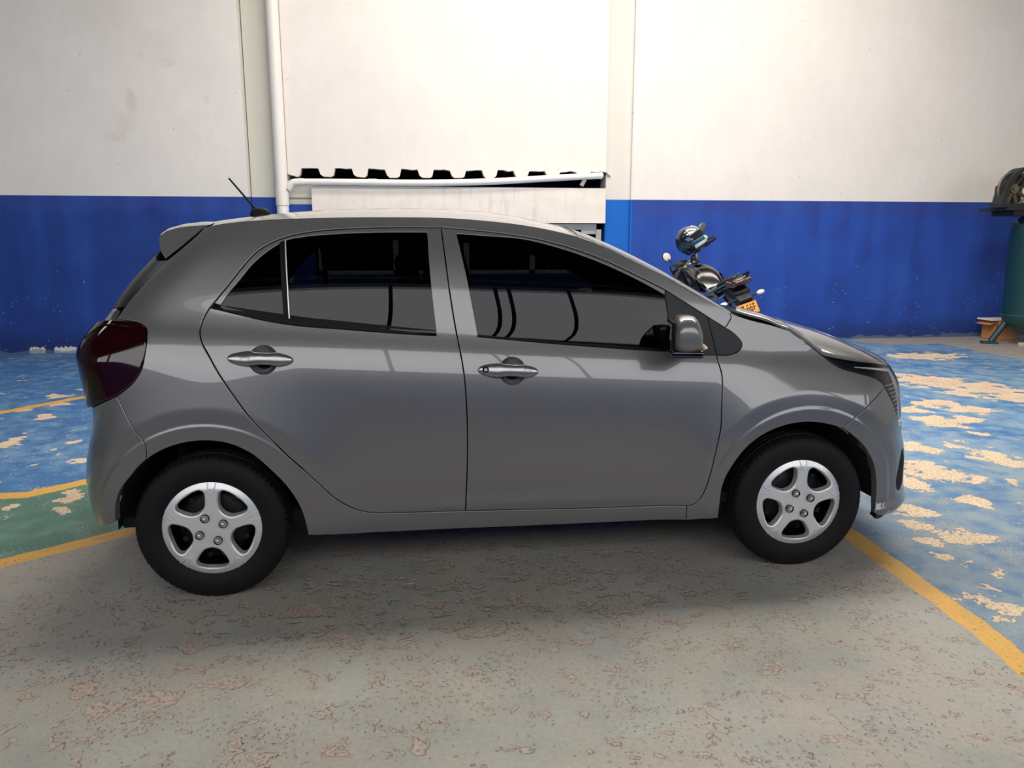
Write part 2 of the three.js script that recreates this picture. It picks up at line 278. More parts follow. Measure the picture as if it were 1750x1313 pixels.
// a surface thrown across the car between its two edges: E(s) = [a, y] on the skin, C(s) = [x, y] on the centre line
function crown(E, C, ns, nw, k1, k2, { lift = 0, drop = 0.004, edge = 0 } = {}) {
  return sheet(ns, nw, (s, w) => {
    const W = edge ? (w < 0.5 ? -1 + edge * w * 2 : 1 - edge * (1 - w) * 2) : w * 2 - 1, side = W < 0 ? -1 : 1, t = 1 - Math.abs(W), [a, y] = E(s), [cx, cy] = C(s), p = skinAt(a, y - drop, lift), up = V3(...skin(a, y + 2e-3)).sub(V3(...skin(a, y - 2e-3))).normalize();
    const K1 = typeof k1 === 'function' ? k1(s) : k1, K2 = typeof k2 === 'function' ? k2(s) : k2, P0 = p, P1 = [p[0] + up.x * K1, p[1] + up.y * K1, p[2] + up.z * K1], P2 = [cx, cy, p[2] * K2], P3 = [cx, cy, 0], b = [(1 - t) ** 3, 3 * t * (1 - t) ** 2, 3 * t * t * (1 - t), t ** 3];
    const q = [0, 1, 2].map((k) => b[0] * P0[k] + b[1] * P1[k] + b[2] * P2[k] + b[3] * P3[k]); q[2] *= side; return q;
  }, true);
}
const along = (pts) => { const L = [0]; for (let i = 1; i < pts.length; i++) L.push(L[i - 1] + Math.hypot(pts[i][0] - pts[i - 1][0], pts[i][1] - pts[i - 1][1])); return (s) => { const d = clamp(s, 0, 1) * L[L.length - 1]; let i = 0; while (i < L.length - 2 && d > L[i + 1]) i++; const t = (d - L[i]) / (L[i + 1] - L[i]); return [lerp(pts[i][0], pts[i + 1][0], t), lerp(pts[i][1], pts[i + 1][1], t)]; }; };

// ---------------------------------------------------------------- the car: materials
const M = {
  paint: phys({ color: new THREE.Color().setRGB(0.146, 0.142, 0.137), metalness: 0.34, roughness: 0.36, clearcoat: 1, clearcoatRoughness: 0.015 }),
  trim: phys({ color: 0x050506, roughness: 0.5, specularIntensity: 0.3 }), gloss: phys({ color: 0x070708, roughness: 0.12, clearcoat: 1, clearcoatRoughness: 0.03 }), rubber: phys({ color: 0x0a0a0b, roughness: 0.7, specularIntensity: 0.6 }), under: std(0x050505, 0.9), cloth: std(0x17181a, 0.9), plastic: std(0x1b1d1d, 0.6),
  tint: phys({ color: new THREE.Color().setRGB(0.13, 0.145, 0.145), transmission: 1, roughness: 0, thickness: 0, ior: 1.34 }),
  screen: phys({ color: new THREE.Color().setRGB(0.7, 0.76, 0.73), transmission: 1, roughness: 0, thickness: 0, ior: 1.52 }),
  lens: phys({ color: new THREE.Color().setRGB(0.72, 0.74, 0.77), transmission: 1, roughness: 0.01, thickness: 0, ior: 1.25 }), housing: std(0x07080b, 0.35),
  red: phys({ color: new THREE.Color().setRGB(0.016, 0.0016, 0.0026), roughness: 0.06, ior: 1.5 }),
  chrome: std(0xd8d8d8, 0.12, 1), silver: phys({ color: new THREE.Color().setRGB(0.66, 0.655, 0.64), metalness: 0.4, roughness: 0.34, clearcoat: 0.5, clearcoatRoughness: 0.15 }), handle: phys({ color: new THREE.Color().setRGB(0.24, 0.235, 0.225), metalness: 0.75, roughness: 0.25, clearcoat: 1, clearcoatRoughness: 0.03 }),
  white: phys({ color: 0xf2eee8, roughness: 0.15, clearcoat: 1 }), amber: phys({ color: 0xf0c7a8, roughness: 0.15, clearcoat: 1 }), steel: std(0x151515, 0.55, 0.4), liner: std(0x040404, 0.95), mirror: std(0xe8e8e8, 0.02, 1),
};
const car = thing('car', 'grey metallic five-door hatchback parked side-on over the worn floor', 'car', [0.426, 0, -3.674], -0.0084);
const G = 0.0022, SIDES = [1, -1];
const bar = (loopPts, o) => panel(loopPts, o);
// handle positions on the skin: [a, y, recess a, recess y, tilt, lock]
const HANDLES = { rear_door: [-0.98, 0.9445, -0.97, 0.943, -0.042, false], front_door: [-0.046, 0.882, -0.029, 0.881, -0.055, true] };
const ring = (a, y, r, n = 40) => Array.from({ length: n }, (_, i) => [a + r * Math.cos((i / n) * 2 * PI), y + r * Math.sin((i / n) * 2 * PI)]);
function recess(a, y, r, side) {
  const m = mesher(), nr = 10, nt = 40, f = (q, t) => skinAt(a + q * r * Math.cos(t), y + q * r * Math.sin(t), -0.038 * (1 - q ** 3) - 0.001, side), id = [];
  for (let i = 0; i <= nr; i++) for (let j = 0; j < nt; j++) {
    const q = i / nr, t = (j / nt) * 2 * PI, e = 0.01, A = V3(...f(q + e, t)).sub(V3(...f(Math.max(0, q - e), t))), B = V3(...f(Math.max(q, 0.02), t + e)).sub(V3(...f(Math.max(q, 0.02), t - e))), n = A.cross(B).normalize().multiplyScalar(side);
    id.push(m.v(f(q, t), n.toArray()));
  }
  for (let i = 0; i < nr; i++) for (let j = 0; j < nt; j++) { const a0 = id[i * nt + j], a1 = id[i * nt + ((j + 1) % nt)], b0 = id[(i + 1) * nt + j], b1 = id[(i + 1) * nt + ((j + 1) % nt)]; side > 0 ? m.quad(a0, b0, b1, a1) : m.quad(a0, a1, b1, b0); }
  return m.done();
}
function grip(a, y, tilt, side, x0, x1, hole) {  // a bar with pointed oval ends standing off the door
  const L = x1 - x0, g = sheet(48, 28, (u, v) => {
    const s = x0 + L * u, k = Math.sqrt(Math.max(0, 1 - Math.abs((s + 0.0) / 0.118) ** 2.1)), waist = 1 - 0.24 * Math.exp(-(((s - 0.012) / 0.042) ** 4)), hh = 0.0285 * Math.pow(k, 0.85) * waist, t = v * 2 * PI;
    const lift = 0.010 + 0.017 * Math.exp(-(((s - 0.012) / 0.07) ** 4)) * k, dy = hh * Math.sign(Math.sin(t)) * Math.abs(Math.sin(t)) ** 0.9, dz = Math.cos(t) * 0.0105 * Math.pow(k, 0.5);
    return skinAt(a + s * Math.cos(tilt) - dy * Math.sin(tilt), y + s * Math.sin(tilt) + dy * Math.cos(tilt), lift + dz, side);
  }, side > 0);
  return g;
}
for (const side of SIDES) {
  const P = (l, o = {}) => panel(l, { side, ...o });
  // rear door
  const rearLoop = loop(['-rear_door_upper', G], ['pillar_gap', G], ['-rear_door_lower', G], ['rear_belt', 0.0006], ['-rear_window', 0.0008]);
  const rd = part('rear_door', P(rearLoop, { holes: [ring(HANDLES.rear_door[2], HANDLES.rear_door[3], 0.0545)], h: 0.009 }), M.paint, car);
  const frontLoop = loop(['-front_door_top', G], ['pillar_gap', G], ['-front_door_bottom', G], ['-front_door_front', G], ['-sail_bottom', 0.0006], ['-front_belt', 0.0006], ['front_window', 0.0008]);
  const fd = part('front_door', P(frontLoop, { holes: [ring(HANDLES.front_door[2], HANDLES.front_door[3], 0.0545)], h: 0.009 }), M.paint, car);
  for (const [d, k] of [[rd, 'rear_door'], [fd, 'front_door']]) {
    const [a, y, ra, ry, tilt, lock] = HANDLES[k];
    part('handle_recess', recess(ra, ry, 0.0555, side), M.paint, d);
    part('door_handle', grip(a, y, tilt, side, -0.117, 0.117), M.handle, d, 'silvery grey door handle');
    if (lock && side > 0) { const p = skinAt(a - 0.09, y + 0.005, 0.0235, side), g = new THREE.CylinderGeometry(0.0065, 0.0072, 0.006, 24), r = new THREE.TorusGeometry(0.0098, 0.0028, 10, 28); g.rotateX(PI / 2); g.translate(...p); r.translate(p[0], p[1], p[2] - 0.001); part('key_lock', g, M.silver, d, 'round silver key lock'); part('lock_ring', r, M.trim, d); }
  }
  // glass, belt mouldings, division bar, mirror sails
  const seal = -0.004;
  part('window_glass', P(loop(['rear_window', seal], ['rear_window_bottom', -0.012]), { off: -0.005, depth: 0.003, h: 0.02 }), M.tint, rd, 'dark tinted window');
  part('window_glass', P(loop(['front_window', seal], ['front_window_front', seal], ['front_window_bottom', -0.012]), { off: -0.005, depth: 0.003, h: 0.02 }), M.tint, fd, 'dark tinted window');
  part('belt_moulding', P(loop(['rear_window_bottom', 0], ['-rear_belt', 0.001].reverse().reverse()), { off: 0.001, chamfer: 0.001, depth: 0.02 }), M.trim, rd, 'black belt moulding');
  part('belt_moulding', P(loop(['front_window_bottom', 0], ['front_belt', 0.001]), { off: 0.001, chamfer: 0.001, depth: 0.02 }), M.trim, fd, 'black belt moulding');
  part('division_bar', P(loop([[[-0.913, 1.376], [-0.898, 1.095]], 0], [[[-0.878, 1.092], [-0.893, 1.385]], 0]), { off: 0.0, chamfer: 0.001, depth: 0.008 }), M.trim, rd);
  part('division_strip', P(loop([[[-0.8935, 1.385], [-0.8785, 1.092]], 0], [[[-0.8745, 1.091], [-0.8895, 1.386]], 0]), { off: 0.002, chamfer: 0.0008, depth: 0.008 }), M.silver, rd, 'thin bright strip');
  part('mirror_sail', P(loop(['sail_top', 0.002], ['sail_split', 0.0015], ['-sail_bottom', 0.0005], ['-front_window_front', 0.0005]), { off: 0.001, chamfer: 0.0012 }), M.plastic, fd, 'black triangular sail panel');
  for (const [d, l] of [[rd, rearLoop], [fd, frontLoop]]) part('door_lining', P(l.map((p) => [p[0], p[1], -0.016]), { off: -0.032, chamfer: 0, depth: 0.002, h: 0.03 }), M.under, d);
  // body side: quarter, roof rail, windscreen pillar and sill in one panel
  const bs = part('body_side', P(loop(['roof_edge', 0], ['fender_pillar_joint', 0.0012], ['sail_edge_pillar', 0.0012], ['-sail_top', 0.0018], ['-front_door_top', 0.0018], ['rear_door_upper', 0.0018], ['rear_door_lower', 0.0018], ['-front_door_bottom', 0.0018], ['sill_joint', 0.0012], ['sill_bottom', 0], ['rear_arch', 0.0001], ['quarter_bumper_joint', 0.0012], ['lamp_front', 0.0016], ['quarter_rear_edge', 0.001], ['quarter_spoiler_joint', 0.0018]), { h: 0.0065, depth: 0.03 }), M.paint, car);
  const fe = part('front_fender', P(loop(['fender_top', 0.001], ['hood_shut', 0.002], ['lamp_lower', 0.002], ['fender_bumper_joint', 0.0012], ['front_arch', 0.0001], ['fender_bottom', 0], ['-sill_joint', 0.0012], ['-front_door_front', G], ['sail_front', 0.001], ['-fender_pillar_joint', 0.0012]), { h: 0.006, depth: 0.03 }), M.paint, car);
  part('fender_sail', P(loop(['sail_split', 0.0015], ['sail_front', 0.0012], ['sail_edge_pillar', 0.0012]), { off: 0.001, chamfer: 0.002 }), M.plastic, fe, 'black triangular trim');
  // tail lamp
  const tl = part('tail_lamp', P(loop(['lamp_front', 0.001], [[[-1.568, 1.083], [-1.64, 1.07], [-1.70, 1.045], [-1.75, 1.0], [-1.80, 0.96, 1], [-1.83, 0.80], [-1.80, 0.752, 1], [-1.74, 0.744], [-1.66, 0.757], [-1.60, 0.777], [-1.508, 0.815]], 0.001]), { off: 0.004, chamfer: 0.006, depth: 0.03, bulge: (a, y) => 0.012 * sm((-1.43 - a) / 0.2) }), M.red, car, 'dark red wrap-around tail lamp');
  part('lamp_ridge', tube(smooth([[-1.655, 1.008], [-1.60, 1.045], [-1.55, 1.064], [-1.50, 1.068], [-1.45, 1.066]], 0.02).map(([a, y]) => skinAt(a, y, 0.0065 + 0.012 * sm((-1.43 - a) / 0.2), side)), 0.002, 24, 6), M.red, tl);
  // head lamp: clear lens, dark housing, bright strips, fins
  const lampInner = [[1.727, 0.574], [1.79, 0.585], [1.85, 0.64], [1.88, 0.72], [1.87, 0.79], [1.83, 0.83, 1], [1.75, 0.842], [1.656, 0.847]];
  const lampLoop = loop(['lamp_lower', 0.002], ['lamp_back', 0.002], [lampInner, 0.002], ['-lamp_top', 0.002]);
  const hl = part('head_lamp', P(lampLoop.map((p) => [p[0], p[1], -0.002]), { off: -0.02, chamfer: 0, depth: 0.004, h: 0.014 }), M.housing, car, 'wrap-around head lamp with dark housing');
  part('lamp_lens', P(lampLoop, { chamfer: 0.003, depth: 0.004, h: 0.01 }), M.lens, hl, 'clear lamp lens');
  const strip = (pts, w, mat, off, name) => { const up = pts.map(([a, y, k]) => [a, y + (k ?? w)]); return part(name, P(loop([pts.map((p) => [p[0], p[1]]), 0], [up.map((p) => [p[0], p[1]]).reverse(), 0]), { off, chamfer: 0.0015, depth: 0.006, h: 0.008 }), mat, hl); };
  strip([[1.44, 0.861, 0.002], [1.53, 0.848, 0.006], [1.63, 0.833, 0.009], [1.73, 0.818, 0.012]], 0.013, M.white, -0.010, 'light_strip');
  part('light_bar', P(loop([[[1.735, 0.74], [1.728, 0.805], [1.735, 0.826], [1.76, 0.83], [1.79, 0.82]], 0], [[[1.80, 0.74], [1.80, 0.66], [1.79, 0.60], [1.765, 0.60], [1.765, 0.68], [1.735, 0.74]], 0]), { off: -0.009, chamfer: 0.002, depth: 0.006, h: 0.01 }), M.white, hl, 'white upright light guide');
  for (let i = 0; i < 9; i++) { const y = 0.772 - i * 0.0185, a1 = 1.735 + 0.004 * i, a0 = Math.max(1.60 + i * 0.0145, 1.59); strip([[a0 + 0.012, y], [a1, y - 0.003]], 0.0032, i % 1 ? M.gloss : M.silver, -0.012, 'lamp_fin'); }
  // bumpers; both halves meet on the centre line
  part('front_bumper', P(loop(['-fender_bumper_joint', 0.0012], ['lamp_back', 0.002], [[[1.727, 0.574], [1.79, 0.583], [1.853, 0.636], [1.884, 0.72], [1.874, 0.793], [1.835, 0.834]], 0.001], [[[1.835, 0.834], [2.0, 0.832], [2.6, 0.828]], 0.001], [[[2.6, 0.828], [2.6, 0.185]], 0], [[[2.6, 0.185], [1.95, 0.185], [1.75, 0.192], [1.64, 0.206], [1.565, 0.217]], 0], ['-front_arch_bumper', 0.0001]), { h: 0.007, depth: 0.03 }), M.paint, car);
  part('rear_bumper', P(loop(['quarter_bumper_joint', 0.0012], [[[-1.508, 0.815], [-1.60, 0.775], [-1.66, 0.754], [-1.74, 0.741], [-1.83, 0.741], [-2.6, 0.741]], 0.001], [[[-2.6, 0.741], [-2.6, 0.27]], 0], [[[-2.6, 0.27], [-1.9, 0.27], [-1.72, 0.278], [-1.63, 0.296], [-1.556, 0.329]], 0], ['-rear_arch_bumper', 0.0001]), { h: 0.007, depth: 0.03 }), M.paint, car);
  const tg = part('tailgate', P(loop([[[-1.568, 1.083], [-1.558, 1.129]], 0.001], [[[-1.558, 1.129], [-1.8, 1.115], [-2.6, 1.10]], 0.001], [[[-2.6, 1.10], [-2.6, 0.745]], 0], [[[-2.6, 0.745], [-1.80, 0.748]], 0.001], [[[-1.80, 0.748], [-1.832, 0.80], [-1.80, 0.962], [-1.75, 1.002], [-1.70, 1.047], [-1.64, 1.072], [-1.568, 1.083]], 0.001])), M.paint, car);
  part('rear_glass', P(loop([[[-1.558, 1.129]], 0.001], [curve('quarter_rear_edge').filter((p) => p[1] > 1.131), 0.001], [[[-1.402, 1.308], [-1.46, 1.322], [-1.53, 1.345], [-1.575, 1.40, 1], [-1.62, 1.42, 1], [-2.6, 1.425]], 0.001], [[[-2.6, 1.425], [-2.6, 1.10]], 0], [[[-2.6, 1.10], [-1.8, 1.115], [-1.558, 1.129]], 0.001]), { off: -0.002, depth: 0.02, h: 0.015, chamfer: 0.0008 }), M.housing, tg, 'dark rear window');
  part('lower_intake', P(loop([[[1.93, 0.33], [1.91, 0.40], [1.95, 0.50, 1], [2.2, 0.505], [2.6, 0.51]], 0], [[[2.6, 0.51], [2.6, 0.31]], 0], [[[2.6, 0.31], [2.0, 0.31], [1.93, 0.33]], 0]), { off: 0.002, chamfer: 0.002, depth: 0.02, h: 0.014 }), M.trim, car);
  part('corner_vent', P(loop(['fog_slot', 0]), { off: 0.0015, chamfer: 0.002, depth: 0.02, h: 0.008 }), M.liner, car, 'dark upright slot in the front bumper');
  part('chin_spoiler', P(loop([[[1.566, 0.225], [1.75, 0.2], [2.6, 0.19]], 0], [[[2.6, 0.19], [2.6, 0.15]], 0], [[[2.6, 0.15], [1.72, 0.158], [1.6, 0.168], [1.566, 0.225]], 0]), { off: -0.014, chamfer: 0.002, depth: 0.03, h: 0.014 }), M.trim, car);
  // wheel arch liners
  for (const x of [-WB, WB]) {
    const g = new THREE.CylinderGeometry(0.362, 0.362, 0.29, 40, 1, true, PI / 2 - 0.02, PI + 0.04); g.rotateX(PI / 2); const d = new THREE.RingGeometry(0.02, 0.362, 40, 1, -0.02, PI + 0.04); d.translate(0, 0, -0.145);
    for (const q of [g, d]) { if (side < 0) q.rotateY(PI); q.translate(x, HUB, side * 0.575); }
    part('wheel_liner', [g, d], M.liner, car);
  }
}
// roof, windscreen, cowl, bonnet: thrown across between the two sides
const roofY = spl([[-1.42, 1.449], [-1.3, 1.466], [-1.2, 1.479], [-1.0, 1.499], [-0.84, 1.508], [-0.65, 1.5155], [-0.42, 1.5185], [-0.2, 1.514], [-0.08, 1.505], [0.1, 1.4865], [0.22, 1.4635], [0.3, 1.444], [0.36, 1.42]]);
const roofLine = curve('roof_edge'), roofPart = roofLine.filter((p) => p[0] < 0.285), screenPart = roofLine.filter((p) => p[0] > 0.265), Er = along(roofPart), Es = along(screenPart);
part('roof', crown(Er, (s) => { const [a] = Er(s), x = skin(...Er(s))[0] - 0.02; return [x, roofY(x) + 0.01 * sm((0.2 - x) / 0.3) * sm((x + 1.15) / 0.4)]; }, 70, 80, 0.008, 0.5), M.paint, car);
const screenC = along(smooth([[0.262, 1.452], [0.40, 1.402], [0.6, 1.312], [0.8, 1.205], [1.0, 1.085]], 0.02));
const ws = part('windscreen', crown(Es, screenC, 60, 60, 0.006, 0.85), M.screen, car, 'clear sloping windscreen');
part('screen_border', crown(Es, screenC, 60, 12, 0.006, 0.85, { edge: 0.08, lift: -0.008, drop: 0.004 }), M.liner, ws, 'black glass border');
const fenderTop = curve('fender_top'), Ec = along(fenderTop), cowlC = along([[1.0, 1.078], [1.1, 1.052], [1.22, 1.02]]);
part('cowl', crown(Ec, cowlC, 14, 30, 0.004, 0.6, { drop: 0.006 }), M.liner, car, 'black cowl panel below the windscreen');
const hoodLine = [...fenderTop.filter((p) => p[0] >= 0.915).map((p) => [p[0], p[1] + 0.011 * sm((1.13 - p[0]) / 0.1)]), ...curve('hood_shut'), ...curve('lamp_top').slice(1), ...smooth([[1.656, 0.847], [1.75, 0.848], [1.9, 0.846], [2.1, 0.842], [2.42, 0.836]], 0.012).slice(1)];
const hoodE = along(hoodLine), hoodC = along(smooth([[1.03, 1.083], [1.226, 1.046], [1.39, 1.004], [1.53, 0.962], [1.66, 0.912], [1.74, 0.873], [1.79, 0.848], [noseX(0.836), 0.836]], 0.012));
const wiper = (s) => lerp(0.045, 0.012, sm((s - 0.35) / 0.5));
part('bonnet', crown((s) => hoodE(Math.min(s, 0.9995)), hoodC, 110, 60, wiper, 0.72, { drop: -0.001, lift: -0.0006 }), M.paint, car);
// spoiler across the top of the tailgate
{
  const prof = [[-1.21, 1.432], [-1.24, 1.406], [-1.294, 1.36], [-1.352, 1.314], [-1.372, 1.345], [-1.381, 1.392], [-1.374, 1.404], [-1.352, 1.419], [-1.31, 1.432], [-1.262, 1.4385], [-1.185, 1.4435]];
  const back = [0, 0, 0.02, 0.06, 0.075, 0.075, 0.075, 0.07, 0.05, 0.03, 0.02], up = [0, 0, 0, 0, 0.01, 0.022, 0.024, 0.026, 0.0285, 0.029, 0.024];
  const ze = prof.map(([x, y]) => { let z = 0.53; for (let k = 0; k < 6; k++) z = 0.5 * z + 0.5 * (half(-1.15, Math.min(y, 1.44)) - 0.04 - 0.16 * Math.max(0, -1.15 - x)); return z; });
  const pt = (k, w) => { const q = 1 - Math.abs(w) ** 2.2; return [prof[k][0] - back[k] * q, prof[k][1] + up[k] * q, ze[k] * w]; };
  const sp = smooth(prof.map((_, k) => [...pt(k, 0.5), k]), 1, 3).length;
  const m = mesher(), NW = 48, K = prof.length, g = sheet(NW, 60, (u, v) => { const t = v * (K - 1), k = Math.min(K - 2, Math.floor(t)), f = t - k, a = pt(k, u * 2 - 1), b = pt(k + 1, u * 2 - 1); return a.map((q, i) => lerp(q, b[i], f)); }, true);
  const caps = [];
  for (const w of [1, -1]) { const sh = new THREE.Shape(prof.map(([x, y]) => new THREE.Vector2(x, y))), c = new THREE.ShapeGeometry(sh), p = c.attributes.position; for (let i = 0; i < p.count; i++) { let bi = 0, bd = 9; prof.forEach((q, k) => { const d = Math.hypot(q[0] - p.getX(i), q[1] - p.getY(i)); if (d < bd) { bd = d; bi = k; } }); p.setZ(i, ze[bi] * w); } c.computeVertexNormals(); const cn = c.attributes.normal; for (let i = 0; i < cn.count; i++) if (cn.getZ(i) * w < 0) cn.setXYZ(i, -cn.getX(i), -cn.getY(i), -cn.getZ(i)); caps.push(c); }
  part('spoiler', [g, ...caps], M.paint, car);
}
// aerial
{
  const a = part('aerial', ball(-1.095, 1.503, 0, 0.046, 0.03, 0.026), M.rubber, car, 'short black roof aerial');
  part('aerial_mast', [rod([-1.108, 1.515, 0], [-1.224, 1.66, 0], 0.0048, 10, 0.0042), rod([-1.095, 1.497, 0], [-1.122, 1.534, 0], 0.013, 12, 0.006)], M.rubber, a);
}
// door mirrors
for (const side of SIDES) {
  const c = [0.630, 1.018, 0.872 * side];
  const shell = sheet(48, 40, (u, v) => {
    const t = u * 2 * PI, f = (v - 0.5) * PI, cs = (q, n) => Math.sign(Math.cos(q)) * Math.abs(Math.cos(q)) ** n, sn = (q, n) => Math.sign(Math.sin(q)) * Math.abs(Math.sin(q)) ** n;
    let X = cs(f, 0.55) * cs(t, 0.7), Z = cs(f, 0.55) * sn(t, 0.7), Y = sn(f, 0.75); if (Y < 0) Y *= 0.75;
    X = X < 0 ? X * 0.9 : X; const top = 1 - 0.25 * sm(Y) * (X > 0 ? 1 : 0.35);
    return [c[0] + X * 0.066 * top, c[1] + Y * 0.084 - 0.0, c[2] + (Z * 0.105 - 0.012) * side];
  }, side < 0);
  const aim = (g) => { g.translate(-c[0], -c[1], -c[2]); g.rotateY(-0.2 * side); g.translate(...c); return g; };
  const mi = part('door_mirror', aim(shell), M.paint, car);
  part('mirror_base', [aim(rbox(0.124, 0.03, 0.185, 0.012, [c[0], c[1] - 0.058, c[2] - 0.01 * side])), rbox(0.07, 0.035, 0.12, 0.012, [0.66, 0.966, 0.79 * side])], M.gloss, mi, 'black lower edge and foot');
  part('mirror_rim', aim(rbox(0.012, 0.118, 0.172, 0.005, [c[0] - 0.0545, c[1] + 0.004, c[2] - 0.012 * side])), M.trim, mi);
  part('mirror_glass', aim(rbox(0.003, 0.1, 0.15, 0.001, [c[0] - 0.061, c[1] + 0.004, c[2] - 0.012 * side])), M.mirror, mi);
  const g = new THREE.ConeGeometry(0.013, 0.036, 16); g.scale(1, 1, 2.0); g.rotateZ(0.5); g.translate(c[0] + 0.069, c[1] - 0.03, c[2] + 0.0 * side); part('side_repeater', g, M.amber, mi, 'pale indicator lens');
}
// wheels
{
  const prof = [[0.178, -0.062], [0.190, -0.076], [0.212, -0.086], [0.240, -0.0895], [0.262, -0.0845], [0.276, -0.076], [0.284, -0.067], [0.2895, -0.052], [0.2905, -0.034], [0.2845, -0.032], [0.2845, -0.026], [0.2912, -0.024], [0.2915, -0.004], [0.285, -0.003], [0.285, 0.003], [0.2915, 0.004], [0.2912, 0.024], [0.2845, 0.026], [0.2845, 0.032], [0.2905, 0.034], [0.2895, 0.052], [0.284, 0.067], [0.276, 0.076], [0.262, 0.0845], [0.240, 0.0895], [0.212, 0.086], [0.190, 0.076], [0.178, 0.062]];
  const tyreGeo = (() => {
    const N = 432, m = mesher(), K = prof.length, pos = [];
    for (let i = 0; i < N; i++) for (let k = 0; k < K; k++) {
      let [r, z] = prof[k]; const shoulder = Math.abs(z) > 0.045 && Math.abs(z) < 0.072 && r > 0.27, notch = i % 6 === (z > 0 ? 0 : 3); if (shoulder && notch) r -= 0.005;
      const t = (i / N) * 2 * PI; let x = r * Math.cos(t), y = r * Math.sin(t); if (y < -0.2868) { z *= 1 + (-0.2868 - y) * 4; y = -0.2868; }
      pos.push(x, y, z);
    }
    const g = new THREE.BufferGeometry(); g.setAttribute('position', new THREE.Float32BufferAttribute(pos, 3)); const I = [];
    for (let i = 0; i < N; i++) for (let k = 0; k < K - 1; k++) { const a = i * K + k, b = ((i + 1) % N) * K + k; I.push(a, b, b + 1, a, b + 1, a + 1); }
    g.setIndex(I); return toCreasedNormals(g, 0.6);
  })();
  const dome = (r) => 0.010 * Math.exp(-((r / 0.07) ** 2)) * 0.6 + 0.006 * sm(r / 0.13) - 0.016 * sm((r - 0.152) / 0.052);
  const flat = (x, y) => [x, y, dome(Math.hypot(x, y))], flatN = (x, y) => { const r = Math.hypot(x, y) || 1e-6, d = (dome(r + 1e-3) - dome(r - 1e-3)) / 2e-3; return V3(-d * x / r, -d * y / r, 1).normalize(); };
  const holeAt = (ang) => {  // a rounded opening, wide and concentric outside, round inside
    const raw = [[0.1595, 0, 1], [0.1565, 0.038], [0.1495, 0.0565], [0.137, 0.0625], [0.122, 0.057], [0.102, 0.044], [0.085, 0.028], [0.0765, 0.0]], top = smooth(raw.map((p) => p.slice(0, 2)), 0.004), pts = [...top, ...top.slice(1, -1).reverse().map(([x, y]) => [x, -y])];
    return pts.map(([x, y]) => [x * Math.cos(ang) - y * Math.sin(ang), x * Math.sin(ang) + y * Math.cos(ang)]);
  };
  const holes = [0, 1, 2, 3, 4].map((k) => holeAt(-1.62 + (k * 2 * PI) / 5));
  const capGeo = (() => {
    const rim = ring(0, 0, 0.203, 96).map((p) => [p[0], p[1], 0.0005]);
    const body = panel(rim, { h: 0.006, chamfer: 0.004, depth: 0.02, holes: holes.map((l) => shrink(l.map((p) => [p[0], p[1], -0.0001]), -0.006)), surf: flat, surfN: flatN });
    const walls = holes.map((l) => {
      const o = shrink(l.map((p) => [p[0], p[1], -0.0001]), -0.006), m = mesher(), n = l.length, rows = [];
      for (let i = 0; i < n; i++) {
        const z = dome(Math.hypot(o[i][0], o[i][1])), z1 = dome(Math.hypot(l[i][0], l[i][1])), c = l.reduce((s, p) => [s[0] + p[0] / n, s[1] + p[1] / n], [0, 0]), d = V3(c[0] - l[i][0], c[1] - l[i][1], 0).normalize();
        const mid = d.clone().add(V3(0, 0, 0.8)).normalize(), N0 = flatN(o[i][0], o[i][1]).add(V3(d.x, d.y, 0).multiplyScalar(0.4)).normalize();
        rows.push([m.v([o[i][0], o[i][1], z], N0.toArray()), m.v([l[i][0], l[i][1], z1 - 0.005], mid.toArray()), m.v([l[i][0], l[i][1], z1 - 0.005], d.toArray()), m.v([l[i][0] + d.x * 0.003, l[i][1] + d.y * 0.003, z1 - 0.03], d.toArray())]);
      }
      for (let i = 0; i < n; i++) { const a = rows[i], b = rows[(i + 1) % n]; for (const [s, t] of [[0, 1], [2, 3]]) m.quad(a[s], b[s], b[t], a[t]); }
      return m.done();
    });
    const ribs = [];
    for (let k = 0; k < 5; k++) { const a = -1.62 + ((k + 0.5) * 2 * PI) / 5, w = (r, t) => [r * Math.cos(a + t), r * Math.sin(a + t), dome(r) + 0.0005]; ribs.push(tube([w(0.188, -0.085), w(0.17, -0.075), w(0.152, -0.055), w(0.145, 0), w(0.152, 0.055), w(0.17, 0.075), w(0.188, 0.085)], 0.0026, 24, 6)); }
    return [body, ...walls, ...ribs];
  })();
  const rimGeo = [turned([[0.02, 0.02], [0.06, 0.035], [0.10, 0.02], [0.135, 0.022], [0.15, -0.02], [0.165, -0.06], [0.185, -0.07]], 64), turned([[0.165, 0.05], [0.178, 0.062], [0.196, 0.078], [0.199, 0.074]], 64)]; for (const g of rimGeo) g.rotateX(PI / 2);
  const steelHoles = []; for (let k = 0; k < 14; k++) { const a = (k / 14) * 2 * PI, g = new THREE.CylinderGeometry(0.011, 0.011, 0.004, 16); g.rotateX(PI / 2); g.translate(0.128 * Math.cos(a), 0.128 * Math.sin(a), 0.024); steelHoles.push(g); }
  const nut = (() => { const g = new THREE.CylinderGeometry(0.0085, 0.0098, 0.016, 6); g.rotateX(PI / 2); const b = ball(0, 0, 0.008, 0.0062, 0.0062, 0.004, 14); return [g, b]; })(), cup = turned([[0.0145, 0.004], [0.0165, 0.005], [0.0165, -0.004], [0.004, -0.004]], 24); cup.rotateX(PI / 2);
  let first = null;
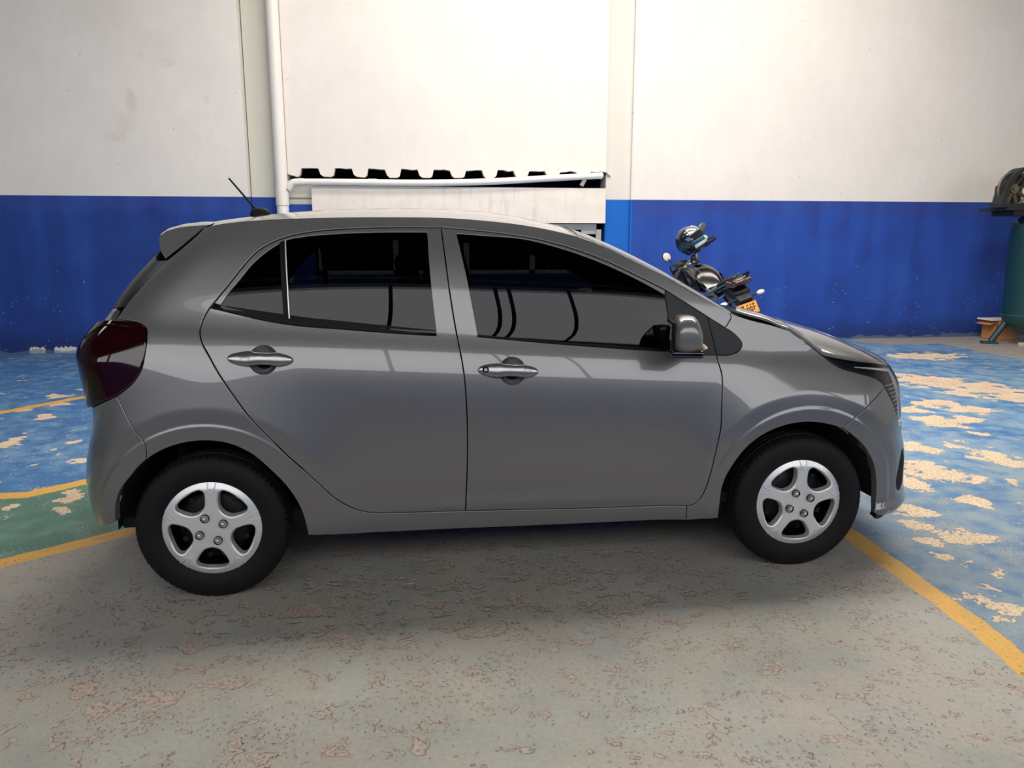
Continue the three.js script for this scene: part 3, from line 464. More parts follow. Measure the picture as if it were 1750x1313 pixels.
  for (const [x, s] of [[-WB, 1], [WB, 1], [-WB, -1], [WB, -1]]) {
    let w;
    if (!first) {
      w = new THREE.Group(); w.name = 'wheel'; first = w;
      part('tyre', tyreGeo, M.rubber, w, 'black rubber tyre');
      part('steel_rim', [...rimGeo, ...steelHoles], M.steel, w);
      const c = part('hubcap', capGeo, M.silver, w, 'silver five-spoke hubcap'); c.position.z = 0.077;
      for (let k = 0; k < 4; k++) { const a = 0.445 + (k * PI) / 2, r = part('lug_recess', cup, M.trim, w), q = part('lug_nut', nut, M.chrome, w); r.position.set(0.05 * Math.cos(a), 0.05 * Math.sin(a), 0.0865); q.position.copy(r.position); }
    } else { w = first.clone(); w.name = numbered('wheel'); w.traverse((q) => { if (q !== w) q.name = numbered(q.name.replace(/_\d{3}$/, '')); }); }
    car.add(w); w.position.set(x, HUB, s * 0.695); w.rotation.y = s > 0 ? 0 : PI;
  }
  numbered('wheel');
}
// underside and cabin
part('underbody', [box(-1.5, 1.6, 0.19, 0.25, -0.42, 0.42), box(-0.82, 0.82, 0.19, 0.25, -0.56, 0.56), box(-0.82, 0.82, 0.225, 0.28, -0.72, 0.72), box(-1.5, -1.1, 0.2, 0.36, -0.3, 0.3), rod([-1.2, 0.26, -0.6], [-1.2, 0.26, 0.6], 0.04)], M.under, car);
part('cabin_floor', [box(-1.55, 1.0, 0.28, 0.32, -0.7, 0.7), box(0.86, 0.9, 0.3, 0.98, -0.66, 0.66), box(-1.35, -1.31, 0.3, 0.95, -0.62, 0.62)], M.under, car);
part('headliner', crown(Er, (s) => { const x = skin(...Er(s))[0] - 0.02; return [x, roofY(x) - 0.05]; }, 20, 16, 0.004, 0.5, { lift: -0.03, drop: 0.03 }), std(0x8f8d88, 0.95), car);
{
  const d = part('dashboard', [rbox(0.36, 0.2, 1.3, 0.06, [0.74, 0.86, 0]), rbox(0.28, 0.16, 1.26, 0.05, [0.66, 0.76, 0], [0, 0, -0.3]), rbox(0.5, 0.1, 1.28, 0.04, [0.86, 0.93, 0], [0, 0, 0.05]), rbox(0.12, 0.08, 0.42, 0.035, [0.62, 0.97, -0.36]), rbox(0.03, 0.14, 0.24, 0.012, [0.60, 1.0, 0.0], [0, 0, 0.15])], M.plastic, car);
  const s = new THREE.TorusGeometry(0.175, 0.016, 12, 40); s.rotateY(PI / 2); s.rotateZ(0.45); s.translate(0.42, 0.93, -0.36);
  part('steering_wheel', [s, rod([0.42, 0.93, -0.36], [0.62, 0.85, -0.36], 0.035), rbox(0.03, 0.09, 0.3, 0.012, [0.425, 0.925, -0.36], [0, 0, 0.45])], M.plastic, d);
  const seat = (x, z, w) => { const g = part(w > 0.8 ? 'rear_seat' : 'front_seat', rbox(0.5, 0.17, w, 0.06, [x, 0.52, z], [0, 0, 0.1]), M.cloth, car); part('backrest', rbox(0.16, 0.62, w, 0.06, [x - 0.3, 0.86, z], [0, 0, 0.32]), M.cloth, g); for (const q of w > 0.8 ? [-0.36, 0.36] : [0]) part('headrest', [rbox(0.09, 0.17, 0.25, 0.04, [x - 0.45, 1.25, z + q], [0, 0, 0.2]), rod([x - 0.43, 1.2, z + q - 0.05], [x - 0.4, 1.1, z + q - 0.05], 0.006), rod([x - 0.43, 1.2, z + q + 0.05], [x - 0.4, 1.1, z + q + 0.05], 0.006)], M.cloth, g); };
  seat(0.02, 0.34, 0.48); seat(0.02, -0.34, 0.48); seat(-0.72, 0, 1.22);
}

// ---------------------------------------------------------------- the hall
const srgb = (r, g, b) => [r / 255, g / 255, b / 255], mixc = (o, c, t) => { for (let k = 0; k < 3; k++) o[k] += (c[k] - o[k]) * t; };
const FLOOR = {
  bay: srgb(166, 163, 152), bay2: srgb(146, 144, 135), worn: srgb(174, 154, 137), blue: srgb(62, 110, 160), blue2: srgb(118, 150, 176), green: srgb(82, 120, 104), green2: srgb(112, 142, 126), yellow: srgb(222, 166, 70), bare: srgb(222, 194, 160), concrete: srgb(158, 152, 140), dirtAndShade: srgb(74, 66, 60),  // the darkest tone serves real dirt and painted edge shadows alike
};
const WORN_BLUE = [[6.19, -8.4, 0.57, 0.3], [5.17, -6.81, 0.44, 0.44], [5.44, -6.43, 0.33, 0.41], [5.3, -6.01, 0.19, 0.31], [5.01, -6.26, 0.17, 0.19], [4.48, -5.87, 0.3, 0.16], [4.57, -5.62, 0.2, 0.16], [4.1, -5.64, 0.15, 0.12], [4.11, -5.3, 0.21, 0.23], [4.36, -5.33, 0.12, 0.12], [3.38, -4.6, 0.14, 0.14], [3.68, -4.59, 0.07, 0.09], [3.76, -4.23, 0.12, 0.22], [3.17, -4.04, 0.18, 0.24], [3.04, -4.13, 0.11, 0.11], [3.01, -3.55, 0.1, 0.1], [3.44, -3.8, 0.07, 0.08], [2.58, -3.46, 0.09, 0.13], [2.45, -3.25, 0.08, 0.08], [2.6, -3.08, 0.14, 0.1], [2.34, -2.89, 0.04, 0.07], [2.37, -3.07, 0.05, 0.06], [2.3, -2.59, 0.04, 0.05], [2.18, -2.48, 0.08, 0.08], [2.23, -2.42, 0.07, 0.05], [2.14, -2.34, 0.04, 0.03], [2.87, -3.88, 0.09, 0.15], [3.59, -4.32, 0.05, 0.06], [4.11, -4.86, 0.07, 0.08], [5.04, -7.27, 0.11, 0.24],
  [-3.03, -6.87, 0.09, 0.08], [-2.92, -6.35, 0.07, 0.1], [-2.79, -5.49, 0.09, 0.18], [-2.34, -5.51, 0.06, 0.07], [-2.12, -5.04, 0.07, 0.09], [-2.37, -4.94, 0.04, 0.06], [-1.88, -4.28, 0.08, 0.1], [-1.83, -4.05, 0.03, 0.05], [-2.11, -4.13, 0.06, 0.05], [-3.17, -7.22, 0.11, 0.12], [-3.21, -6.67, 0.08, 0.1]];
const WORN_BAY = [[-0.9, -2.19, 0.1, 0.07], [-0.8, -2.24, 0.09, 0.05], [-1.06, -2.32, 0.05, 0.06], [-0.6, -2.29, 0.09, 0.055], [-0.78, -2.54, 0.05, 0.05], [-0.73, -2.57, 0.04, 0.03], [-0.76, -2.71, 0.03, 0.03], [-0.42, -2.73, 0.12, 0.06], [-0.45, -2.58, 0.06, 0.03], [-0.28, -2.52, 0.1, 0.05], [-0.21, -2.47, 0.04, 0.03], [-0.05, -2.51, 0.05, 0.04], [-0.89, -2.9, 0.07, 0.04], [-0.72, -2.77, 0.05, 0.03], [0.6, -2.92, 0.1, 0.08], [0.75, -2.72, 0.05, 0.03], [-0.13, -2.04, 0.02, 0.03], [-0.01, -1.91, 0.03, 0.04], [-0.44, -1.91, 0.06, 0.025], [-0.22, -1.9, 0.05, 0.025], [-0.34, -2.79, 0.07, 0.05], [0.22, -2.51, 0.1, 0.034], [0.12, -2.55, 0.06, 0.03], [1.37, -2.4, 0.05, 0.03], [0.67, -2.41, 0.04, 0.02], [-1.31, -2.52, 0.05, 0.02], [0.3, -2.7, 0.12, 0.05], [0.05, -2.75, 0.08, 0.04]];
const segDist = (x, z, a, b) => { const ux = b[0] - a[0], uz = b[1] - a[1], t = clamp(((x - a[0]) * ux + (z - a[1]) * uz) / (ux * ux + uz * uz), 0, 1); return Math.hypot(x - a[0] - ux * t, z - a[1] - uz * t); };
const lineDist = (x, z, l) => { let d = 9; for (let i = 1; i < l.length; i++) d = Math.min(d, segDist(x, z, l[i - 1], l[i])); return d; };
const YELLOW = [[[[1.9, -1.0], [1.985, -2.05], [2.02, -2.3], [2.045, -2.8], [2.062, -3.19], [2.1, -4.9]], 0.053], [[[-3.2, -2.34], [-1.8, -3.373], [-1.35, -3.704], [0.6, -5.14]], 0.056], [[[-3.6, -4.33], [-2.13, -4.338], [-1.885, -4.549], [-0.6, -5.65]], 0.057], [[[-5.2, -4.25], [-3.345, -6.56], [-2.857, -7.25], [-1.6, -9.0]], 0.06]];
const blobs = (x, z, list) => { let m = -1; for (const [cx, cz, rx, rz] of list) { const dx = (x - cx) / rx, dz = (z - cz) / rz; if (dx > 2 || dx < -2 || dz > 2 || dz < -2) continue; const v = 1 - Math.sqrt(dx * dx + dz * dz); if (v > m) m = v; } return m; };
// colour and height of the floor's paint at a point, and how smooth it is
function floorAt(x, z, o, fine) {
  const wob = 0.012 * n2(x * 5, z * 5) + (fine ? 0.005 * n2(x * 23, z * 23) : 0), big = fbm(x * 0.8, z * 0.8, 3), mid = fbm(x * 4.1 + 9, z * 4.1, 3), small = fine ? fbm(x * 34, z * 34, 2) : 0.5 * n2(x * 17, z * 17);
  const n1 = (x + 1.8) * 0.592 + (z + 3.373) * 0.805 + wob, lx = 2.03 + (z + 2.6) * -0.055, inBay = n1 > 0 && x < lx + wob && z > -5.3;
  const green = !inBay && x < 1.0 && n1 <= 0 && (x < -2.13 ? z > -4.338 : (x + 2.13) * 0.652 + (z + 4.338) * 0.758 > 0);
  const gray = !inBay && x > 6.2 + 0.15 * n2(z * 2, 3.3) && z < -8.0 + (x - 7.2) * 2.0 + 0.25 * n2(x, 8) && (x > 7.15 || z < -9.45);
  let h = 1, rough = 0.5;
  if (inBay) { for (let k = 0; k < 3; k++) o[k] = FLOOR.bay[k]; mixc(o, FLOOR.bay2, clamp(0.4 + big * 1.0 + mid * 0.8, 0, 1)); mixc(o, FLOOR.worn, clamp(0.22 + fbm(x * 2.3 + 31, z * 2.3, 3) * 0.8, 0, 0.3)); }
  else if (gray) { for (let k = 0; k < 3; k++) o[k] = FLOOR.concrete[k]; }
  else if (green) { for (let k = 0; k < 3; k++) o[k] = FLOOR.green[k]; mixc(o, FLOOR.green2, clamp(0.3 + big + mid, 0, 1)); }
  else { for (let k = 0; k < 3; k++) o[k] = FLOOR.blue[k]; mixc(o, FLOOR.blue2, clamp((x > 1 ? 0.68 : 0.2) + big * 0.7 + mid * 0.8, 0, 1)); if (x > 1) mixc(o, FLOOR.bay2, clamp(0.5 * sm((z + 5.2) / 2.6) + mid * 0.5, 0, 0.5)); }
  let yd = 9; for (const [l, w] of YELLOW) yd = Math.min(yd, lineDist(x + wob * 0.5, z + wob * 0.5, l) / w);
  if (yd < 1 && !gray) mixc(o, FLOOR.yellow, sm((1 - yd) * 12) * (fine && small > 0.42 ? 0.35 : 0.95));
  let m, edge;
  if (inBay || yd < 1) {
    m = blobs(x + wob * 2, z + wob * 2, WORN_BAY) + mid * 0.75 + small * 0.35 - 0.28; const zone = sm((x + 1.2) / 0.9) * sm((1.4 - x) / 0.8) * sm((-z - 2.2) / 0.5);
    m = Math.max(m, fbm(x * 6.3, z * 7.7 + 4, 3) * 1.3 + small * 0.55 - 0.5 + 0.17 * zone - (yd < 1.1 ? 0.3 : 0));
    mixc(o, FLOOR.worn, sm(m * 14) * (0.75 + small * 0.4)); edge = Math.abs(m - 0.0);
  } else {
    m = blobs(x + wob * 3, z + wob * 3, WORN_BLUE) * 0.9 + mid * 0.7 + small * 0.25 - 0.1;
    m = Math.max(m, fbm(x * 3.1, z * 3.1 + 4, 4) * 1.15 + small * 0.3 - 0.62 - (green ? 0.06 : 0));
    if (!gray) mixc(o, FLOOR.bare, sm(m * 12) * 0.95); edge = Math.abs(m);
  }
  h -= sm(m * 10) * 0.8;
  if (!gray && edge < 0.03) mixc(o, FLOOR.dirtAndShade, 0.45 * (1 - edge / 0.03) * clamp(0.5 + 1.6 * mid, 0, 1));  // line round worn patches: dirt plus the step's shadow, painted in
  if (fine && !gray) {
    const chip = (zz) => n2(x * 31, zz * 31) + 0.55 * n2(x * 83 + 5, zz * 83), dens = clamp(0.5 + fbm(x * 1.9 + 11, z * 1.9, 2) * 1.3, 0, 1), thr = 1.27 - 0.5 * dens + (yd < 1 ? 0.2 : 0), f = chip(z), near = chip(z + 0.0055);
    if (f > thr) { mixc(o, inBay || yd < 1 ? FLOOR.worn : FLOOR.bare, 0.6); h -= 0.4; } else if (near > thr) { mixc(o, FLOOR.dirtAndShade, 0.62); h -= 0.2; }  // far side of each chip: its edge shadow painted as a dark line
    if (m > 0.02) mixc(o, FLOOR.dirtAndShade, 0.4 * sm((n2(x * 47, z * 47) + 0.5 * n2(x * 110, z * 110) - 0.35) * 3));
  }
  if (fine) {
    const pit = n2(x * 61, z * 47 + 7) + 0.55 * n2(x * 140, z * 120), pz = clamp(0.5 + fbm(x * 1.7, z * 1.7 + 2, 2) * 1.2, 0.0, 1);
    if (inBay && pit > 1.36 - 0.42 * pz) { const d = sm((pit - 1.36 + 0.42 * pz) * 6); mixc(o, FLOOR.dirtAndShade, 0.55 * d); h -= 0.6 * d; }  // pits darkened: shade at the flake edges put into the colour
    const crack = Math.abs(n2(x * 3.1 + 40, z * 2.2) + 0.55 * n2(x * 13, z * 11)); if (inBay && crack < 0.014 && n2(x * 2.3 + 3, z * 2.3) > 0.62) { mixc(o, FLOOR.dirtAndShade, 0.7); h -= 0.5; }
    if (!inBay && pit > 1.3) mixc(o, pz > 0.5 ? FLOOR.bare : FLOOR.dirtAndShade, 0.5 * sm((pit - 1.3) * 6));
    h += 0.12 * small + 0.05 * n2(x * 90, z * 90);
  } else { const sp = n2(x * 24, z * 24); if (!inBay && sp > 0.8) mixc(o, FLOOR.bare, 0.6); }
  for (let k = 0; k < 3; k++) o[k] *= 1 + 0.05 * small + 0.05 * mid;
  return [h, rough];
}
{
  const zones = [[-2.4, 2.4, -4.6, -1.3, 2048, 1408, true], [2.4, 7.6, -7.8, -1.3, 1536, 1920, true], [LEFT_X, RIGHT_X, -10.4, BACK_Z, 2048, 1107, false]];
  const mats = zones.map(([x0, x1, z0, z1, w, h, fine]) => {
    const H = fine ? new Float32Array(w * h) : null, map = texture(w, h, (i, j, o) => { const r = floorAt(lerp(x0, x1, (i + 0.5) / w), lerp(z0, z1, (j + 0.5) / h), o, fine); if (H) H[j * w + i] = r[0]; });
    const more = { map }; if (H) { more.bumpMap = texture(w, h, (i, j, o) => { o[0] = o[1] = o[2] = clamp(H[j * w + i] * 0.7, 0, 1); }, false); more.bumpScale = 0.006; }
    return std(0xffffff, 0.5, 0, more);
  });
  const xs = [LEFT_X, -2.4, 2.4, 7.6, RIGHT_X], zs = [-10.4, -7.8, -4.6, -1.3, BACK_Z], g = new THREE.BufferGeometry(), P = [], U = [], I = [[], [], []];
  for (let i = 0; i < 4; i++) for (let j = 0; j < 4; j++) {
    const k = i === 1 && j === 2 ? 0 : i === 2 && (j === 1 || j === 2) ? 1 : 2, [x0, x1, z0, z1] = zones[k], b = P.length / 3;
    for (const [x, z] of [[xs[i], zs[j]], [xs[i + 1], zs[j]], [xs[i + 1], zs[j + 1]], [xs[i], zs[j + 1]]]) { P.push(x, 0, z); U.push((x - x0) / (x1 - x0), (z - z0) / (z1 - z0)); }
    I[k].push(b, b + 2, b + 1, b, b + 3, b + 2);
  }
  // sides and underside of the slab
  const slab = box(LEFT_X - 0.3, RIGHT_X + 0.3, -0.3, -0.002, -12.6, BACK_Z + 0.3), b = P.length / 3; P.push(...slab.attributes.position.array); U.push(...slab.attributes.uv.array); I[2].push(...Array.from(slab.index.array, (v) => v + b));
  g.setAttribute('position', new THREE.Float32BufferAttribute(P, 3)); g.setAttribute('uv', new THREE.Float32BufferAttribute(U, 2)); g.setIndex([...I[0], ...I[1], ...I[2]]); g.computeVertexNormals();
  g.addGroup(0, I[0].length, 0); g.addGroup(I[0].length, I[1].length, 1); g.addGroup(I[0].length + I[1].length, I[2].length, 2);
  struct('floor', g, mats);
}
// walls: one painted coat, white above and blue below, mapped in metres
const BAND = 1.835;
const STAINS = [[-2.95, 3.5, 0.28, 0.22, 0.12], [-2.85, 3.32, 0.17, 0.07, 0.26], [-3.1, 3.38, 0.05, 0.05, 0.3], [-3.25, 2.9, 0.07, 0.17, 0.42], [-3.35, 2.65, 0.14, 0.15, 0.2], [-3.45, 2.5, 0.16, 0.08, 0.24], [-2.38, 2.94, 0.04, 0.06, 0.35], [-3.6, 3.85, 0.5, 0.35, 0.1]];
const coat = texture(2048, 640, (i, j, o) => {
  const x = lerp(LEFT_X, RIGHT_X, (i + 0.5) / 2048), y = lerp(0, 6.6, (j + 0.5) / 640), a = fbm(x * 0.9, y * 0.9, 4), b = fbm(x * 5, y * 2.2, 3), c = n2(x * 18, y * 18);
  if (y > BAND + 0.004 * n2(x * 2, 1)) {
    const w = srgb(232, 225, 218); for (let k = 0; k < 3; k++) o[k] = w[k] * (1 + 0.02 * a + 0.012 * b);
    if (x > -1.96 && x < (y > 2.17 ? -1.475 : -1.18)) mixc(o, srgb(206, 202, 186), 0.8); if (x > 2.6 && x < 2.965) mixc(o, srgb(214, 208, 196), 0.7 - 0.25 * sm((x - 2.8) * 8));
    for (const [sx, sy, rx, ry, s] of STAINS) { const d = Math.hypot((x - sx) / rx, (y - sy) / ry) + 0.5 * b; if (d < 1.1) mixc(o, srgb(196, 178, 160), s * sm((1.1 - d) * 2) * (0.6 + b)); }
    if (y < 2.05 && b > 0.25) mixc(o, srgb(205, 196, 186), 0.4 * (b - 0.25) * sm((2.05 - y) * 6));
    if (x > -1.47 && x < -1.19 && Math.abs(y - 1.905) < 0.008) mixc(o, srgb(120, 112, 100), 0.8);
    if (c > 0.93 && b > 0.1) mixc(o, srgb(150, 135, 125), 0.5);
  } else {
    const col = x > 2.6 && x < 2.965, lc = x > -1.94 && x < -1.1, base = col ? srgb(0, 96, 186) : lc ? srgb(8, 72, 168) : x > 2 ? srgb(30, 70, 160) : srgb(22, 58, 134); for (let k = 0; k < 3; k++) o[k] = base[k];
    const v = fbm(x * 2.3, y * 0.35, 3), q = fbm(x * 1.1, y * 1.6, 3);
    if (!col) { mixc(o, srgb(44, 66, 142), clamp(0.9 * sm((y - 1.64 + 0.06 * n2(x * 1.7, 3)) / 0.05), 0, 1) * 0.75); mixc(o, srgb(44, 92, 182), clamp(v * 0.6 + q * 0.3, 0, 0.4)); mixc(o, srgb(28, 42, 110), clamp(-v * 0.5 - q * 0.4 - 0.05, 0, 0.45)); }
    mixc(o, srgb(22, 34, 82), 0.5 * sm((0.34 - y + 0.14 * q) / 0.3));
    if (y < 1.0 && (c > 0.9 || n2(x * 31, y * 31) > 0.93) && n2(x * 1.4, y * 2 + 9) > 0.15) mixc(o, srgb(225, 225, 230), 0.8);
    const foot = Math.abs(x + 4.62) < 0.09 || Math.abs(x + 4.28) < 0.14; if (foot && y < 0.075 + 0.02 * n2(x * 20, 2)) mixc(o, srgb(215, 210, 196), 1);
    if (y < 0.035 + 0.03 * n2(x * 3, 7)) mixc(o, srgb(120, 124, 130), 0.6);
  }
});
const wallCoat = std(0xffffff, 0.82, 0, { map: coat }), white = std(0xe6e0d8, 0.7), pvc = std(0xeae4dc, 0.38), dark = std(0x0c0b0b, 0.95);
const metric = (g) => { const p = g.attributes.position, u = g.attributes.uv; for (let i = 0; i < p.count; i++) u.setXY(i, (p.getX(i) - LEFT_X) / (RIGHT_X - LEFT_X), clamp(p.getY(i) / 6.6, 0, 1)); return g; };
const TOP = 6.9;
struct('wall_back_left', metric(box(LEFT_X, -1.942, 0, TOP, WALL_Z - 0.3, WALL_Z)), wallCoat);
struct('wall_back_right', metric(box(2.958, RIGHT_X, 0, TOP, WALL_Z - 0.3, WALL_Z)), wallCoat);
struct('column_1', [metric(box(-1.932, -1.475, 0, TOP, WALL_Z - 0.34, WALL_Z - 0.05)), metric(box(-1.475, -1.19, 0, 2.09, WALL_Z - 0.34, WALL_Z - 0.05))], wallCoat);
struct('column_2', metric(box(2.612, 2.955, 0, TOP, WALL_Z - 0.34, WALL_Z - 0.03)), wallCoat);
struct('trim_1', metric(box(2.945, 2.968, 0, TOP, WALL_Z - 0.02, WALL_Z + 0.006)), wallCoat);
{ // wall above the kiosk, with the notches that once took a corrugated roof
  const s = new THREE.Shape(), jag = () => (rnd() - 0.5) * 0.022; s.moveTo(-1.475, TOP); s.lineTo(-1.475, 2.2);
  for (let k = 0; k < 10; k++) { const cx = -1.2 + k * 0.412, y0 = 2.172 + (k > 5 ? 0.012 * (k - 5) : 0), y1 = y0 + 0.1 - (k > 5 ? 0.012 * (k - 5) : 0); s.lineTo(cx - 0.155, y0 + jag() * 0.6); s.lineTo(cx - 0.125, y0 + 0.02); s.lineTo(cx - 0.105, y1 + jag()); s.lineTo(cx - 0.03, y1 + jag()); s.lineTo(cx + 0.03, y1 + jag()); s.lineTo(cx + 0.1, y1 + jag() * 0.7); s.lineTo(cx + 0.125, y0 + 0.03); s.lineTo(cx + 0.16, y0 + jag() * 0.6); }
  s.lineTo(2.612, 2.235); s.lineTo(2.612, TOP);
  const g = new THREE.ExtrudeGeometry(s, { depth: 0.12, bevelEnabled: false }); g.translate(0, 0, WALL_Z - 0.12); struct('wall_back_middle', metric(g), wallCoat);
}
struct('wall_kiosk', [box(-1.19, 2.612, 0, 0.95, WALL_Z - 0.2, WALL_Z - 0.06), box(-1.5, -1.4, 0, 2.7, -12.4, WALL_Z - 0.3), box(2.65, 2.75, 0, 2.7, -12.4, WALL_Z - 0.3), box(-1.5, 2.75, 0, 2.7, -12.5, -12.4)], std(0x2a3a6a, 0.9));
struct('ceiling_kiosk', box(-1.5, 2.75, 2.6, 2.7, -12.5, WALL_Z - 0.1), dark);
const lintelMap = texture(768, 96, (i, j, o) => { const x = i / 200, y = j / 96, k = clamp(fbm(x * 7, y * 0.5, 3) * 1.5 - 0.1, 0, 1) * (0.4 + 0.6 * sm((x - 1.2) / 0.8) * sm((3.4 - x) / 0.5)), s = fbm(x * 2, y * 2 + 5, 3); const c = srgb(230, 219, 210); for (let q = 0; q < 3; q++) o[q] = c[q] * (1 + 0.03 * s); mixc(o, srgb(176, 164, 154), 0.35 * k); if (n2(i * 0.11, j * 0.11) > 0.93) mixc(o, srgb(150, 138, 130), 0.5); });
const lintel = struct('lintel_panel', box(-1.19, 2.595, 1.61, 2.06, WALL_Z - 0.045, WALL_Z + 0.045), std(0xffffff, 0.75, 0, { map: lintelMap }));
lintel.name = 'trim_2';
struct('window_1', [box(-1.15, 2.57, 1.53, 1.6, WALL_Z - 0.14, WALL_Z - 0.06), box(-1.15, 2.57, 0.95, 1.0, WALL_Z - 0.14, WALL_Z - 0.06), ...[-1.15, -0.2, 0.72, 1.6, 2.5].map((x) => box(x, x + 0.07, 0.95, 1.6, WALL_Z - 0.14, WALL_Z - 0.06)), box(2.3, 2.5, 1.47, 1.53, WALL_Z - 0.13, WALL_Z - 0.08)], std(0xb5b2ab, 0.5, 0.3));
{ const w = scene.children[scene.children.length - 1]; for (let k = 0; k < 4; k++) part('window_pane', box([-1.08, -0.13, 0.79, 1.67][k], [-0.2, 0.72, 1.6, 2.5][k], 1.0, 1.53, WALL_Z - 0.11, WALL_Z - 0.104), M.tint, w); }
// side walls, near wall with blue wainscot, beam, roof with corrugated sheets
struct('wall_left', [box(LEFT_X - 0.3, LEFT_X, -0.3, TOP, WALL_Z - 0.3, BACK_Z + 0.3)], std(0x5d605e, 0.8));
struct('wall_right', [box(RIGHT_X, RIGHT_X + 0.3, -0.3, TOP, WALL_Z - 0.3, BACK_Z + 0.3)], white);
struct('wall_front', [box(LEFT_X, RIGHT_X, 3.62, 4.1, BACK_Z, BACK_Z + 0.3)], white);
struct('wall_front_posts', [...[-9.4, -4.6, 4.9, 9.9, 11.4].map((x) => box(x - 0.1, x + 0.1, BAND, 3.7, BACK_Z, BACK_Z + 0.3))], dark);
struct('wall_front_lower', box(LEFT_X, RIGHT_X, -0.3, BAND, BACK_Z - 0.002, BACK_Z + 0.3), std(0x2f68cc, 0.6));
struct('beam_front', [box(LEFT_X, RIGHT_X, 3.5, 3.62, BACK_Z - 0.16, BACK_Z - 0.01), ...[-0.16, 0.93, 1.07, 1.7].map((x) => rod([x, 0, BACK_Z - 0.05], [x, 3.5, BACK_Z - 0.05], 0.022))], std(0x2a2a2b, 0.6));
{
  const m = mesher(), A = Math.atan(0.255), nz = [0, Math.cos(A), Math.sin(A)].map((v) => -v);
  const prof = []; for (let x = LEFT_X - 0.3; x < RIGHT_X + 0.3; x += 0.24) prof.push([x, 0], [x + 0.09, 0], [x + 0.12, 0.035], [x + 0.21, 0.035]);
  for (let k = 0; k < prof.length - 1; k++) { const [x0, d0] = prof[k], [x1, d1] = prof[k + 1], n = V3(-(d1 - d0), -(x1 - x0), 0).normalize(), N = [n.x, n.y, -0.25]; const a = m.v([x0, roofAt(BACK_Z + 0.3) + d0, BACK_Z + 0.3], N), b = m.v([x1, roofAt(BACK_Z + 0.3) + d1, BACK_Z + 0.3], N), c = m.v([x1, roofAt(WALL_Z - 0.35) + d1, WALL_Z - 0.35], N), d = m.v([x0, roofAt(WALL_Z - 0.35) + d0, WALL_Z - 0.35], N); m.quad(a, b, c, d); }
  struct('ceiling', m.done(), std(0x45484c, 0.6, 0.2));
  const s = box(LEFT_X - 0.3, RIGHT_X + 0.3, -0.05, 0.05, -6.2, 6.2); s.rotateX(A); s.translate(0, roofAt(-4.65) + 0.14, -4.65); struct('roof_slab', s, dark);
  for (const z of [-1.6, -5.6, -9.4]) struct('beam', box(LEFT_X, RIGHT_X, roofAt(z) - 0.22, roofAt(z) - 0.02, z - 0.05, z + 0.05), std(0x3a3c3e, 0.6, 0.3));
  for (const [x, z, w, d, k, c] of SKYLIGHTS) {
    const g = box(-w / 2, w / 2, -0.012, 0.012, -d / 2, d / 2); g.rotateX(A); g.translate(x, roofAt(z) - 0.03, z);
    struct('window_' + (taken.get('sky') ?? (taken.set('sky', 2), 2)), g, std(0xffffff, 0.8, 0, { emissive: c, emissiveIntensity: 2.2 })); taken.set('sky', taken.get('sky') + 1);
    const l = new THREE.RectAreaLight(c, k, w, d); l.position.set(x, roofAt(z) - 0.05, z); l.rotation.x = -PI / 2 + A; scene.add(l);
  }
}
// white drain pipes
{
  const t = thing('drain_pipe', 'white vertical plastic drain pipe beside the left column', 'pipe', [-1.545, 0, WALL_Z + 0.065]);
  part('pipe', new THREE.CylinderGeometry(0.074, 0.074, 6.4, 32).translate(0, 3.2, 0), pvc, t);
  part('coupling', [new THREE.CylinderGeometry(0.081, 0.081, 0.17, 32).translate(0, 1.905, 0), new THREE.TorusGeometry(0.079, 0.005, 8, 32).rotateX(PI / 2).translate(0, 1.99, 0), new THREE.TorusGeometry(0.079, 0.005, 8, 32).rotateX(PI / 2).translate(0, 1.82, 0)], pvc, t);
  const h = thing('gutter_pipe', 'white horizontal plastic pipe over the lintel panel', 'pipe', [-1.36, 2.1, WALL_Z + 0.085]);
  part('pipe', tube([[0.0, 0.0, 0], [0.5, 0.003, 0], [1.6, 0.004, 0], [2.4, 0.028, 0], [3.2, 0.078, 0], [3.87, 0.118, 0]], 0.041, 60, 20), pvc, h);
  part('elbow', [tube([[-0.105, -0.085, -0.01], [-0.085, -0.055, -0.004], [-0.05, -0.014, 0], [0.05, 0, 0]], 0.045, 20, 20), new THREE.CylinderGeometry(0.0455, 0.0455, 0.05, 24).rotateZ(PI / 2).translate(0.06, 0, 0)], pvc, h);
  part('coupling', new THREE.CylinderGeometry(0.0445, 0.0445, 0.11, 24).rotateZ(PI / 2).translate(0.93, 0.004, 0), pvc, h);
  part('end_cap', ball(3.87, 0.118, 0, 0.035, 0.046, 0.046), pvc, h);
  part('clamp', rbox(0.05, 0.1, 0.05, 0.006, [3.64, 0.03, -0.02], [0, 0, -0.5]), std(0x9c968c, 0.6), h);
}

